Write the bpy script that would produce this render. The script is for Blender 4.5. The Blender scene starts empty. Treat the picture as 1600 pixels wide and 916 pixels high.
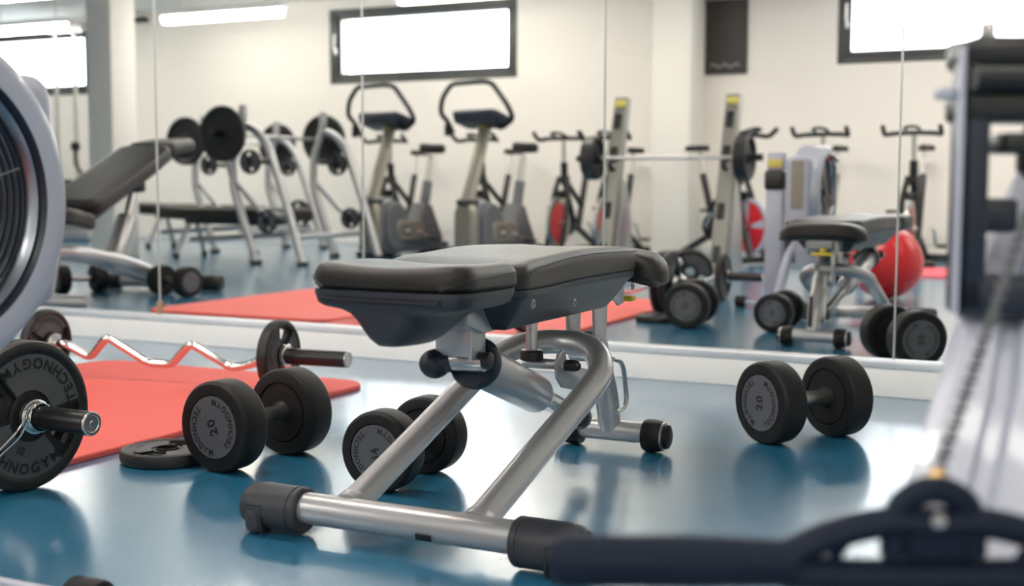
import bpy, bmesh, math, random
from mathutils import Vector, Matrix, Euler
random.seed(7)
PI = math.pi
S = bpy.context.scene
COL = S.collection

# ------------------------------------------------------------------ camera
cam_d = bpy.data.cameras.new('camera'); cam = bpy.data.objects.new('camera', cam_d); COL.objects.link(cam)
cam_d.sensor_width = 36.0; cam_d.lens = 1945.35 / 1600 * 36.0
cam_d.clip_start = 0.05; cam_d.clip_end = 100
_r = Vector((0.89665182, 0.44272404, 0.00330626)); _u = Vector((-0.04077254, 0.07513623, 0.99633937)); _f = Vector((-0.44085497, 0.89350432, -0.08542202))
cam.matrix_world = Matrix(((_r.x, _u.x, -_f.x, 0), (_r.y, _u.y, -_f.y, 0), (_r.z, _u.z, -_f.z, 0.58), (0, 0, 0, 1)))
cam_d.dof.use_dof = True; cam_d.dof.focus_distance = 2.35; cam_d.dof.aperture_fstop = 3.3
S.camera = cam
# ------------------------------------------------------------------ world, exposure, lights
S.view_settings.view_transform = 'Standard'; S.view_settings.look = 'None'; S.view_settings.gamma = 1.0
S.view_settings.use_curve_mapping = False
S.view_settings.exposure = 0.22
W = bpy.data.worlds.new('daylight'); S.world = W; W.use_nodes = True
WB = W.node_tree.nodes['Background']; WB.inputs['Color'].default_value = (0.86, 0.94, 1.0, 1); WB.inputs['Strength'].default_value = 8.0
try:
    S.cycles.use_denoising = True; S.cycles.sample_clamp_indirect = 8.0
    S.cycles.max_bounces = 10; S.cycles.glossy_bounces = 6; S.cycles.diffuse_bounces = 5
    S.cycles.caustics_reflective = True; S.cycles.blur_glossy = 0.3
except Exception: pass
YM = 3.541      # mirror plane
YB = -3.265     # rear wall
XL, XR, ZC = -14.0, 2.2, 2.40
TUBE_STRENGTH = 22.0

def area_light(name, loc, size, energy, color, rot, parent=None, portal=False):
    d = bpy.data.lights.new(name, 'AREA'); d.shape = 'RECTANGLE'; d.size = size[0]; d.size_y = size[1]; d.energy = energy; d.color = color
    o = bpy.data.objects.new(name, d); COL.objects.link(o); o.location = loc; o.rotation_euler = rot
    if parent: o.parent = parent
    if portal: d.cycles.is_portal = True
    return o
WINDOWS = [(-7.12, -5.06), (-2.17, -0.15), (-12.4, -10.27)]
WZ0, WZ1 = 1.575, 2.30
for a, b in WINDOWS:      # sky light arriving through each window opening
    area_light('window_sky_portal', ((a + b) / 2, YB - 0.33, (WZ0 + WZ1) / 2), (b - a, WZ1 - WZ0), 1.0, (1, 1, 1), (PI / 2, 0, 0), portal=True)

# ------------------------------------------------------------------ materials
def mat(name, col, rough=0.5, metal=0.0, spec=0.5, coat=0.0, noise=0.0, nscale=20.0, bump=0.0, bscale=200.0, emit=None, estr=0.0, nrough=0.0, col2=None):
    m = bpy.data.materials.new(name); m.use_nodes = True
    nt = m.node_tree; b = nt.nodes['Principled BSDF']
    b.inputs['Base Color'].default_value = (*col, 1); b.inputs['Roughness'].default_value = rough; b.inputs['Metallic'].default_value = metal
    b.inputs['Specular IOR Level'].default_value = spec; b.inputs['Coat Weight'].default_value = coat
    if emit: b.inputs['Emission Color'].default_value = (*emit, 1); b.inputs['Emission Strength'].default_value = estr
    tc = nt.nodes.new('ShaderNodeTexCoord')
    if noise or nrough:
        n = nt.nodes.new('ShaderNodeTexNoise'); n.inputs['Scale'].default_value = nscale; n.inputs['Detail'].default_value = 6
        nt.links.new(tc.outputs['Object'], n.inputs['Vector'])
        if noise:
            mx = nt.nodes.new('ShaderNodeMix'); mx.data_type = 'RGBA'
            c2 = col2 or tuple(min(1, c * (1 + noise)) for c in col); c1 = tuple(c * (1 - noise) for c in col) if not col2 else col
            mx.inputs[6].default_value = (*c1, 1); mx.inputs[7].default_value = (*c2, 1)
            nt.links.new(n.outputs['Fac'], mx.inputs[0]); nt.links.new(mx.outputs[2], b.inputs['Base Color'])
        if nrough:
            mr = nt.nodes.new('ShaderNodeMapRange'); mr.inputs[1].default_value = 0.3; mr.inputs[2].default_value = 0.7
            mr.inputs[3].default_value = max(0.02, rough - nrough); mr.inputs[4].default_value = rough + nrough
            nt.links.new(n.outputs['Fac'], mr.inputs[0]); nt.links.new(mr.outputs[0], b.inputs['Roughness'])
    if bump:
        n2 = nt.nodes.new('ShaderNodeTexNoise'); n2.inputs['Scale'].default_value = bscale; n2.inputs['Detail'].default_value = 3
        nt.links.new(tc.outputs['Object'], n2.inputs['Vector'])
        bp = nt.nodes.new('ShaderNodeBump'); bp.inputs['Strength'].default_value = bump; bp.inputs['Distance'].default_value = 0.002
        nt.links.new(n2.outputs['Fac'], bp.inputs['Height']); nt.links.new(bp.outputs['Normal'], b.inputs['Normal'])
    return m
M = dict(
    wall=mat('wall_plaster', (0.87, 0.825, 0.765), 0.85, noise=0.03, nscale=2.0, bump=0.15, bscale=60),
    ceil=mat('ceiling_paint', (0.72, 0.72, 0.70), 0.9, noise=0.05, nscale=3),
    column=mat('column_paint', (0.78, 0.75, 0.69), 0.7, noise=0.02, nscale=3),
    skirt=mat('skirting_paint', (0.80, 0.79, 0.77), 0.45, noise=0.04, nscale=8),
    alu=mat('aluminium_trim', (0.72, 0.74, 0.76), 0.35, metal=0.6, noise=0.05),
    mirror=mat('mirror_silver', (0.95, 0.95, 0.935), 0.0, metal=1.0),
    gedge=mat('mirror_edge', (0.62, 0.66, 0.64), 0.2, metal=0.3),
    wood=mat('wood_strip', (0.45, 0.27, 0.14), 0.6, noise=0.3, nscale=60),
    frame=mat('window_frame', (0.055, 0.06, 0.058), 0.4, noise=0.1),
    tubewhite=mat('light_housing', (0.7, 0.7, 0.68), 0.4, noise=0.02),
    tube=mat('light_tube', (1, 1, 1), 0.3, emit=(1.0, 0.95, 0.86), estr=TUBE_STRENGTH),
    redmat=mat('mat_foam', (0.74, 0.105, 0.085), 0.62, noise=0.10, nscale=5, bump=0.25, bscale=500),
    pinkmat=mat('mat_foam_pink', (0.75, 0.11, 0.15), 0.62, noise=0.06, nscale=5),
    rubber=mat('black_rubber', (0.009, 0.009, 0.0095), 0.5, spec=0.25, noise=0.2, nscale=40, bump=0.2, bscale=700),
    rubberface=mat('grey_rubber_face', (0.085, 0.088, 0.100), 0.6, noise=0.08, nscale=60, bump=0.15, bscale=900),
    grip=mat('grip_rubber', (0.004, 0.009, 0.022), 0.6, spec=0.2, noise=0.1),
    letter=mat('black_lettering', (0.008, 0.008, 0.009), 0.4, noise=0.05),
    plategrey=mat('plate_grey', (0.070, 0.072, 0.078), 0.6, noise=0.15, nscale=50, bump=0.3, bscale=500),
    plateblack=mat('plate_black', (0.007, 0.007, 0.0075), 0.48, noise=0.15, nscale=40, bump=0.2, bscale=500),
    post=mat('post_paint', (0.26, 0.25, 0.225), 0.38, metal=0.35, noise=0.04, nscale=100),
    dullsteel=mat('dull_steel', (0.30, 0.32, 0.36), 0.3, metal=1.0, noise=0.1),
    chrome=mat('chrome', (0.80, 0.79, 0.77), 0.08, metal=1.0, nrough=0.03, nscale=30),
    steel=mat('brushed_steel', (0.55, 0.54, 0.52), 0.28, metal=1.0, noise=0.08, nscale=30),
    silver=mat('silver_paint', (0.46, 0.46, 0.465), 0.36, metal=0.7, coat=0.35, noise=0.03, nscale=300),
    champagne=mat('champagne_paint', (0.27, 0.25, 0.21), 0.35, metal=0.5, noise=0.03, nscale=100),
    pad=mat('black_vinyl', (0.012, 0.0105, 0.009), 0.34, spec=0.36, noise=0.08, nscale=20, bump=0.35, bscale=900),
    stitch=mat('seam_thread', (0.012, 0.011, 0.012), 0.5, noise=0.05),
    shell=mat('charcoal_plastic', (0.018, 0.023, 0.032), 0.42, noise=0.06, nscale=80, bump=0.12, bscale=1200),
    shell_dark=mat('dark_slot', (0.008, 0.008, 0.010), 0.6, noise=0.05),
    capgrey=mat('grey_plastic_cap', (0.022, 0.025, 0.032), 0.5, noise=0.06, nscale=90, bump=0.1, bscale=900),
    black=mat('black_plastic', (0.006, 0.0065, 0.0075), 0.35, noise=0.1),
    navy=mat('navy_plastic', (0.006, 0.012, 0.026), 0.38, noise=0.1, nscale=15),
    white=mat('white_plastic', (0.40, 0.42, 0.50), 0.35, coat=0.2, noise=0.02),
    greyp=mat('grey_plastic', (0.11, 0.115, 0.125), 0.45, noise=0.05),
    red=mat('red_vinyl_ball', (0.72, 0.012, 0.018), 0.33, coat=0.2, noise=0.04, nscale=8),
    redp=mat('red_paint', (0.60, 0.02, 0.03), 0.35, noise=0.05),
    yellow=mat('yellow_plastic', (0.72, 0.52, 0.03), 0.45, noise=0.05),
    label=mat('yellow_label', (0.55, 0.50, 0.10), 0.5, noise=0.05),
    brass=mat('brass', (0.70, 0.46, 0.20), 0.3, metal=0.9, noise=0.1),
    board=mat('dark_board', (0.045, 0.040, 0.036), 0.6, noise=0.15, nscale=6),
    chalk=mat('white_script', (0.45, 0.45, 0.45), 0.7, noise=0.05),
    cage=mat('fan_cage', (0.008, 0.012, 0.022), 0.3, noise=0.1),
)
# blue vinyl sheet floor: slight marbling, fine scuffs, weld seams
def floor_material():
    m = bpy.data.materials.new('blue_vinyl_floor'); m.use_nodes = True; nt = m.node_tree; b = nt.nodes['Principled BSDF']; N = nt.nodes.new; L = nt.links.new
    tc = N('ShaderNodeTexCoord')
    n = N('ShaderNodeTexNoise'); n.inputs['Scale'].default_value = 1.6; n.inputs['Detail'].default_value = 8; L(tc.outputs['Object'], n.inputs['Vector'])
    r = N('ShaderNodeValToRGB'); r.color_ramp.elements[0].position = 0.3; r.color_ramp.elements[1].position = 0.75
    r.color_ramp.elements[0].color = (0.016, 0.155, 0.290, 1); r.color_ramp.elements[1].color = (0.030, 0.190, 0.330, 1)
    L(n.outputs['Fac'], r.inputs['Fac'])
    # weld seams every 1.0 m across the room, broken vinyl sheets
    sx = N('ShaderNodeSeparateXYZ'); mp = N('ShaderNodeMapping'); mp.inputs['Rotation'].default_value = (0, 0, 0.0); mp.inputs['Location'].default_value = (0.33, 0, 0)
    L(tc.outputs['Object'], mp.inputs['Vector']); L(mp.outputs['Vector'], sx.inputs['Vector'])
    md = N('ShaderNodeMath'); md.operation = 'PINGPONG'; md.inputs[1].default_value = 0.75; L(sx.outputs['X'], md.inputs[0])
    lt = N('ShaderNodeMath'); lt.operation = 'LESS_THAN'; lt.inputs[1].default_value = 0.0016; L(md.outputs[0], lt.inputs[0])
    mx = N('ShaderNodeMix'); mx.data_type = 'RGBA'; L(lt.outputs[0], mx.inputs[0]); L(r.outputs['Color'], mx.inputs[6]); mx.inputs[7].default_value = (0.03, 0.09, 0.15, 1)
    L(mx.outputs[2], b.inputs['Base Color'])
    n2 = N('ShaderNodeTexNoise'); n2.inputs['Scale'].default_value = 5; n2.inputs['Detail'].default_value = 5; L(tc.outputs['Object'], n2.inputs['Vector'])
    mr = N('ShaderNodeMapRange'); mr.inputs[3].default_value = 0.20; mr.inputs[4].default_value = 0.30; L(n2.outputs['Fac'], mr.inputs[0]); L(mr.outputs[0], b.inputs['Roughness'])
    b.inputs['Specular IOR Level'].default_value = 1.0; b.inputs['IOR'].default_value = 1.75; b.inputs['Coat Weight'].default_value = 0.75; b.inputs['Coat IOR'].default_value = 1.6; b.inputs['Coat Roughness'].default_value = 0.17
    n3 = N('ShaderNodeTexNoise'); n3.inputs['Scale'].default_value = 260; n3.inputs['Detail'].default_value = 2; L(tc.outputs['Object'], n3.inputs['Vector'])
    bp = N('ShaderNodeBump'); bp.inputs['Strength'].default_value = 0.12; bp.inputs['Distance'].default_value = 0.001; L(n3.outputs['Fac'], bp.inputs['Height']); L(bp.outputs['Normal'], b.inputs['Normal'])
    return m
M['floor'] = floor_material()
def glass_material():
    m = bpy.data.materials.new('window_glass'); m.use_nodes = True; nt = m.node_tree; nt.nodes.remove(nt.nodes['Principled BSDF'])
    t = nt.nodes.new('ShaderNodeBsdfTransparent'); g = nt.nodes.new('ShaderNodeBsdfGlossy'); g.inputs['Roughness'].default_value = 0.02
    mx = nt.nodes.new('ShaderNodeMixShader'); mx.inputs[0].default_value = 0.06
    nt.links.new(t.outputs[0], mx.inputs[1]); nt.links.new(g.outputs[0], mx.inputs[2]); nt.links.new(mx.outputs[0], nt.nodes['Material Output'].inputs[0])
    return m
M['glass'] = glass_material()

# ------------------------------------------------------------------ mesh builder
class MB:
    def __init__(s, mtx=None): s.v = []; s.f = []; s.X = mtx or Matrix.Identity(4)
    def add(s, vs, fs):
        n = len(s.v); s.v += [tuple(s.X @ Vector(p)) for p in vs]; s.f += [tuple(i + n for i in f) for f in fs]
        return s
    def box(s, c, size, rot=(0, 0, 0), bev=0.0, seg=2):
        bm = bmesh.new(); bmesh.ops.create_cube(bm, size=1.0)
        for v in bm.verts: v.co = Vector((v.co.x * size[0], v.co.y * size[1], v.co.z * size[2]))
        if bev: bmesh.ops.bevel(bm, geom=bm.edges[:], offset=min(bev, min(size) * 0.49), segments=seg, profile=0.5, affect='EDGES')
        R = Matrix.Translation(Vector(c)) @ Euler(rot).to_matrix().to_4x4()
        bm.verts.index_update(); s.add([R @ v.co for v in bm.verts], [[v.index for v in f.verts] for f in bm.faces]); bm.free(); return s
    def tube(s, pts, r, seg=14, cap=True, fil=0.0, smooth=False, flat=None):
        P = [Vector(p) for p in pts]; rs = list(r) if isinstance(r, (list, tuple)) else [r] * len(P)
        if fil:
            Q = [P[0]]; rr = [rs[0]]
            for i in range(1, len(P) - 1):
                a, b, c = P[i - 1], P[i], P[i + 1]; d1 = min(fil, (a - b).length * .48); d2 = min(fil, (c - b).length * .48)
                p0 = b + (a - b).normalized() * d1; p2 = b + (c - b).normalized() * d2
                for k in range(7):
                    t = k / 6; Q.append(p0 * (1 - t) ** 2 + b * 2 * t * (1 - t) + p2 * t * t); rr.append(rs[i])
            Q.append(P[-1]); rr.append(rs[-1]); P, rs = Q, rr
        if smooth:
            Q = []; rr = []
            for i in range(len(P) - 1):
                a = P[max(0, i - 1)]; b = P[i]; c = P[i + 1]; d = P[min(len(P) - 1, i + 2)]
                for k in range(6):
                    t = k / 6
                    Q.append(0.5 * ((2 * b) + (c - a) * t + (2 * a - 5 * b + 4 * c - d) * t * t + (3 * b - a - 3 * c + d) * t ** 3)); rr.append(rs[i] * (1 - t) + rs[i + 1] * t)
            Q.append(P[-1]); rr.append(rs[-1]); P, rs = Q, rr
        n = len(P); T = [(P[min(i + 1, n - 1)] - P[max(i - 1, 0)]).normalized() for i in range(n)]
        u = T[0].orthogonal().normalized()
        if abs(T[0].z) < 0.99: u = (Vector((0, 0, 1)) - T[0] * T[0].z).normalized()
        vs = []; fs = []
        for i in range(n):
            u = (u - T[i] * u.dot(T[i])).normalized(); w = T[i].cross(u)
            for k in range(seg):
                a = 2 * PI * k / seg; cu, cw = math.cos(a), math.sin(a)
                if flat: cu *= flat[0]; cw *= flat[1]
                vs.append(P[i] + (u * cu + w * cw) * rs[i])
        for i in range(n - 1):
            for k in range(seg): fs.append((i * seg + k, i * seg + (k + 1) % seg, (i + 1) * seg + (k + 1) % seg, (i + 1) * seg + k))
        if cap: fs.append(tuple(reversed(range(seg)))); fs.append(tuple((n - 1) * seg + k for k in range(seg)))
        return s.add(vs, fs)
    def lathe(s, o, axis, prof, seg=40):       # prof: (distance along axis, radius)
        o = Vector(o); a = Vector(axis).normalized(); u = a.orthogonal().normalized()
        if abs(a.z) < 0.9: u = (Vector((0, 0, 1)) - a * a.z).normalized()
        w = a.cross(u); vs = []; fs = []; m = len(prof)
        for h, r in prof:
            for k in range(seg):
                t = 2 * PI * k / seg; vs.append(o + a * h + (u * math.cos(t) + w * math.sin(t)) * max(r, 1e-5))
        for i in range(m - 1):
            for k in range(seg): fs.append((i * seg + k, i * seg + (k + 1) % seg, (i + 1) * seg + (k + 1) % seg, (i + 1) * seg + k))
        if prof[0] != prof[-1]: fs.append(tuple(reversed(range(seg)))); fs.append(tuple((m - 1) * seg + k for k in range(seg)))
        return s.add(vs, fs)
    def cyl(s, p0, p1, r, bev=0.0, seg=28, r1=None):
        p0 = Vector(p0); p1 = Vector(p1); L = (p1 - p0).length; r1 = r if r1 is None else r1
        pr = [(0, r), (L, r1)] if not bev else [(0, r - bev), (bev * .3, r - bev * .3), (bev, r), (L - bev, r1), (L - bev * .3, r1 - bev * .3), (L, r1 - bev)]
        return s.lathe(p0, p1 - p0, pr, seg)
    def slab(s, w, l, rc, prof, warp=None, n=5, c=(0, 0, 0), side=1):   # rounded-rect slab; prof rows (inset, z) from bottom centre to top centre; side = subdivisions of straight edges
        def ring(i):
            a, b = w / 2 - i, l / 2 - i; a = max(a, 1e-4); b = max(b, 1e-4); r = max(min(rc - i * 0.6, a, b), 1e-4); out = []
            cs = [(a - r, b - r, 0), (-a + r, b - r, PI / 2), (-a + r, -b + r, PI), (a - r, -b + r, 3 * PI / 2)]
            for q, (cx, cy, t0) in enumerate(cs):
                for k in range(n + 1):
                    t = t0 + PI / 2 * k / n; out.append((cx + r * math.cos(t), cy + r * math.sin(t)))
                nx = cs[(q + 1) % 4]; e0 = out[-1]; e1 = (nx[0] + r * math.cos(nx[2]), nx[1] + r * math.sin(nx[2]))
                for k in range(1, side): out.append((e0[0] + (e1[0] - e0[0]) * k / side, e0[1] + (e1[1] - e0[1]) * k / side))
            return out
        vs = []; fs = []; K = len(ring(0))
        for i, z in prof:
            for x, y in ring(i):
                p = (x, y, z)
                if warp: p = warp(*p)
                vs.append((p[0] + c[0], p[1] + c[1], p[2] + c[2]))
        for j in range(len(prof) - 1):
            for k in range(K): fs.append((j * K + k, j * K + (k + 1) % K, (j + 1) * K + (k + 1) % K, (j + 1) * K + k))
        fs.append(tuple(reversed(range(K)))); fs.append(tuple((len(prof) - 1) * K + k for k in range(K)))
        return s.add(vs, fs)
    def prism(s, outline, y0, y1, plane='xz', bev=0.0):   # outline in a plane, extruded along the third axis
        bm = bmesh.new()
        def mk(a, b, t): return Vector((a, t, b)) if plane == 'xz' else (Vector((t, a, b)) if plane == 'yz' else Vector((a, b, t)))
        v0 = [bm.verts.new(mk(a, b, y0)) for a, b in outline]; v1 = [bm.verts.new(mk(a, b, y1)) for a, b in outline]
        n = len(outline); bm.faces.new(v0); bm.faces.new(list(reversed(v1)))
        for i in range(n): bm.faces.new((v0[i], v1[i], v1[(i + 1) % n], v0[(i + 1) % n]))
        bmesh.ops.recalc_face_normals(bm, faces=bm.faces[:])
        if bev:
            es = [e for e in bm.edges if abs((e.verts[0].co - e.verts[1].co).length) > 1e-6 and (e.verts[0] in v0) == (e.verts[1] in v0)]
            bmesh.ops.bevel(bm, geom=es, offset=bev, segments=2, profile=0.5, affect='EDGES')
        bm.verts.index_update(); s.add([v.co.copy() for v in bm.verts], [[v.index for v in f.verts] for f in bm.faces]); bm.free(); return s
    def sphere(s, c, r, seg=24, sc=(1, 1, 1)):
        vs = []; fs = []; rg = seg // 2
        for i in range(rg + 1):
            t = PI * i / rg
            for k in range(seg):
                p = 2 * PI * k / seg; st = max(math.sin(t), 1e-4); vs.append((c[0] + r * sc[0] * st * math.cos(p), c[1] + r * sc[1] * st * math.sin(p), c[2] + r * sc[2] * math.cos(t)))
        for i in range(rg):
            for k in range(seg): fs.append((i * seg + k, (i + 1) * seg + k, (i + 1) * seg + (k + 1) % seg, i * seg + (k + 1) % seg))
        fs.append(tuple(range(seg))); fs.append(tuple(reversed(range(rg * seg, rg * seg + seg))))
        return s.add(vs, fs)
    def build(s, name, m, parent=None, ang=35):
        me = bpy.data.meshes.new(name); me.from_pydata(s.v, [], s.f); me.validate()
        bm = bmesh.new(); bm.from_mesh(me); bmesh.ops.remove_doubles(bm, verts=bm.verts, dist=1e-6); bmesh.ops.recalc_face_normals(bm, faces=bm.faces); bm.to_mesh(me); bm.free()
        me.materials.append(m); me.shade_smooth()
        try: me.set_sharp_from_angle(angle=math.radians(ang))
        except Exception: pass
        o = bpy.data.objects.new(name, me); COL.objects.link(o)
        if parent: o.parent = parent
        return o
def _parts(s, name, m, parent=None, ang=35):      # one object per loose piece
    n = len(s.v); p = list(range(n))
    def fd(i):
        while p[i] != i: p[i] = p[p[i]]; i = p[i]
        return i
    for f in s.f:
        for i in f[1:]:
            a, b = fd(f[0]), fd(i)
            if a != b: p[b] = a
    g = {}
    for f in s.f: g.setdefault(fd(f[0]), []).append(f)
    out = []
    for fs in g.values():
        ids = sorted({i for f in fs for i in f}); mp = {i: k for k, i in enumerate(ids)}; q = MB(); q.v = [s.v[i] for i in ids]; q.f = [tuple(mp[i] for i in f) for f in fs]; out.append(q.build(name, m, parent, ang))
    return out
MB.parts = _parts
def rrprof(h0, h1, e, inner, crown=0.0, k=4):    # rounded top edge profile for slab; flat bottom
    pr = [(inner, h0), (e * .4, h0), (0, h0 + e * .4)]
    for i in range(k + 1):
        t = i / k * PI / 2; pr.append((e * (1 - math.cos(t)), h1 - e + e * math.sin(t)))
    for i in range(1, 5): pr.append((e + (inner - e) * i / 4, h1 + crown * (i / 4)))
    return pr
def thing(name, label, cat, loc=(0, 0, 0), rz=0.0, group=None, rot=None):
    o = bpy.data.objects.new(name, None); COL.objects.link(o); o.empty_display_size = 0.1; o.location = loc; o.rotation_euler = rot or (0, 0, rz)
    o['label'] = label; o['category'] = cat
    if group: o['group'] = group
    return o
def tag(o, label, cat, group=None):
    o['label'] = label; o['category'] = cat
    if group: o['group'] = group
    return o
def struct(o): o['kind'] = 'structure'; return o

_glyph = {}
def glyph(ch):
    if ch not in _glyph:
        cu = bpy.data.curves.new('g', 'FONT'); cu.body = ch; cu.size = 1.0; cu.align_x = 'CENTER'; cu.resolution_u = 3; cu.offset = 0.035
        ob = bpy.data.objects.new('g', cu); COL.objects.link(ob); dg = bpy.context.evaluated_depsgraph_get(); me = bpy.data.meshes.new_from_object(ob.evaluated_get(dg))
        _glyph[ch] = ([v.co.copy() for v in me.vertices], [tuple(p.vertices) for p in me.polygons], max((v.co.x for v in me.vertices), default=0) - min((v.co.x for v in me.vertices), default=0))
        bpy.data.objects.remove(ob); bpy.data.curves.remove(cu)
    return _glyph[ch]
def arc_text(mb, txt, O, U, V, N, radius, centre_deg, size, gap=1.12, xs=1.0):   # reads counter-clockwise, tops inward
    O, U, V, N = Vector(O), Vector(U), Vector(V), Vector(N); ws = [glyph(c)[2] * size * xs + size * 0.14 * gap for c in txt]; tot = sum(ws); a = math.radians(centre_deg) - tot / 2 / radius
    for c, w in zip(txt, ws):
        t = a + w / 2 / radius; a += w / radius; er = U * math.cos(t) + V * math.sin(t); et = -U * math.sin(t) + V * math.cos(t); vs, fs, _ = glyph(c)
        mb.add([O + er * (radius - (p.y - 0.35) * size) + et * p.x * size * xs for p in vs], fs)
def flat_text(mb, txt, O, U, V, size):
    O, U, V = Vector(O), Vector(U), Vector(V); ws = [glyph(c)[2] * size + size * 0.1 for c in txt]; x = -sum(ws) / 2
    for c, w in zip(txt, ws):
        vs, fs, _ = glyph(c); mb.add([O + U * (x + w / 2 + p.x * size) + V * ((p.y - 0.35) * size) for p in vs], fs); x += w

# ------------------------------------------------------------------ room
struct(MB().box(((XL + XR) / 2, (YM + YB) / 2, -0.05), (XR - XL + 0.4, YM - YB + 0.4, 0.1)).build('floor', M['floor']))
struct(MB().box(((XL + XR) / 2, (YM + YB) / 2, ZC + 0.05), (XR - XL + 0.4, YM - YB + 0.8, 0.1)).build('ceiling', M['ceil']))
struct(MB().box(((XL + XR) / 2, YM + 0.106, ZC / 2), (XR - XL + 0.4, 0.2, ZC)).build('wall_front', M['wall']))
struct(MB().box((XL - 0.1, (YM + YB) / 2, ZC / 2), (0.2, YM - YB, ZC)).build('wall_left', M['wall']))
struct(MB().box((XR + 0.1, (YM + YB) / 2, ZC / 2), (0.2, YM - YB, ZC)).build('wall_right', M['wall']))
wb = MB(); TH = 0.32; yc = YB - TH / 2
wb.box(((XL + XR) / 2, yc, WZ0 / 2), (XR - XL + 0.4, TH, WZ0)); wb.box(((XL + XR) / 2, yc, (WZ1 + ZC) / 2), (XR - XL + 0.4, TH, ZC - WZ1))
xs = sorted(WINDOWS); e = XL - 0.2
for a, b in xs + [(XR + 0.2, 0)]:
    wb.box(((e + a) / 2, yc, (WZ0 + WZ1) / 2), (a - e, TH, WZ1 - WZ0)); e = b
struct(wb.build('wall_rear', M['wall']))
for n, (a, b) in enumerate(sorted(WINDOWS)):
    cx, cz, w, h = (a + b) / 2, (WZ0 + WZ1) / 2, b - a, WZ1 - WZ0; y = YB - 0.05
    m = MB(); t = 0.055
    for dx in (-1, 1): m.box((cx + dx * (w / 2 - t / 2), y, cz), (t, 0.07, h), bev=0.006)
    for dz in (-1, 1): m.box((cx, y, cz + dz * (h / 2 - t / 2)), (w - 2 * t, 0.07, t), bev=0.006)
    win = struct(m.build('window_%d' % (n + 1), M['frame']))
    m = MB(); t2 = 0.05
    for dx in (-1, 1): m.box((cx + dx * (w / 2 - t - t2 / 2), y + 0.01, cz), (t2, 0.06, h - 2 * t), bev=0.008)
    for dz in (-1, 1): m.box((cx, y + 0.01, cz + dz * (h / 2 - t - t2 / 2)), (w - 2 * t - 2 * t2, 0.06, t2), bev=0.008)
    m.build('window_sash', M['frame'], win)
    MB().box((cx, y, cz), (w - 0.2, 0.006, h - 0.2)).build('window_pane', M['glass'], win)
    m = MB(); hx = cx - w / 2 + 0.075; m.box((hx, y + 0.05, cz - 0.05), (0.022, 0.02, 0.07), bev=0.004); m.tube([(hx, y + 0.06, cz - 0.05), (hx, y + 0.085, cz - 0.05), (hx, y + 0.085, cz + 0.12)], 0.008, 10, fil=0.02)
    m.build('window_handle', M['steel'], win)
struct(MB().box(((XL + XR) / 2, YM - 0.006, 0.040), (XR - XL, 0.024, 0.080), bev=0.004).build('baseboard_front', M['skirt']))
tr = MB(); tr.box(((XL + XR) / 2, YM - 0.010, 0.0925), (XR - XL, 0.026, 0.023), bev=0.003); struct(tr.build('trim_1', M['alu']))
struct(MB().box(((XL + XR) / 2, YB + 0.008, 0.035), (XR - XL, 0.016, 0.07), bev=0.003).build('baseboard_rear', M['skirt']))
struct(MB().box((-7.43, -0.63, ZC / 2), (0.26, 0.28, ZC), bev=0.01).build('trim_2', M['column']))
struct(MB().box((-3.385, -2.87, ZC / 2), (0.33, 0.34, ZC), bev=0.01).build('trim_3', M['column']))
duct = MB().box((-2.95, YB + 0.16, 2.27), (1.35, 0.30, 0.20), bev=0.02); tag(duct.build('air_duct', M['greyp']), 'grey boxed air duct under the ceiling beside the right-hand window', 'duct')
# mirror panels
seams = [-5.05, -4.13, -3.201, -2.306, -1.435, -0.566, 0.33, 1.23]
mlab = ['wall mirror panel furthest left, beyond the two red floor mats', 'wall mirror panel behind the white fan ring, reflecting tilted black pad', 'wall mirror panel behind left mat, reflecting barbell racks and red mats',
        'wall mirror panel behind the bench seat, reflecting two exercise bikes', 'wall mirror panel behind right of the bench, reflecting white column and barbell', 'wall mirror panel at the right, reflecting white rower side and right window', 'wall mirror panel further right, past the frame of the near rower']
for i in range(7):
    a, b = seams[i], seams[i + 1]
    t = thing('mirror_panel', mlab[i], 'mirror', ((a + b) / 2, YM, 0.104), 0, 'mirror panels along the front wall')
    w = b - a - 0.0045
    MB().box((0, 0.0015, 0.95), (w, 0.003, 1.9)).build('mirror_glass', M['mirror'], t)
    m = MB()
    for sx in (-1, 1): m.box((sx * (w / 2 + 0.0005), -0.0006, 0.95), (0.0016, 0.0045, 1.9))
    m.parts('mirror_edge', M['gedge'], t)
w = MB().box((-3.201, YM - 0.008, 0.128), (0.009, 0.010, 0.046), bev=0.001); tag(w.build('wooden_peg', M['wood']), 'small wooden wedge at the foot of the left mirror seam', 'wedge')

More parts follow.
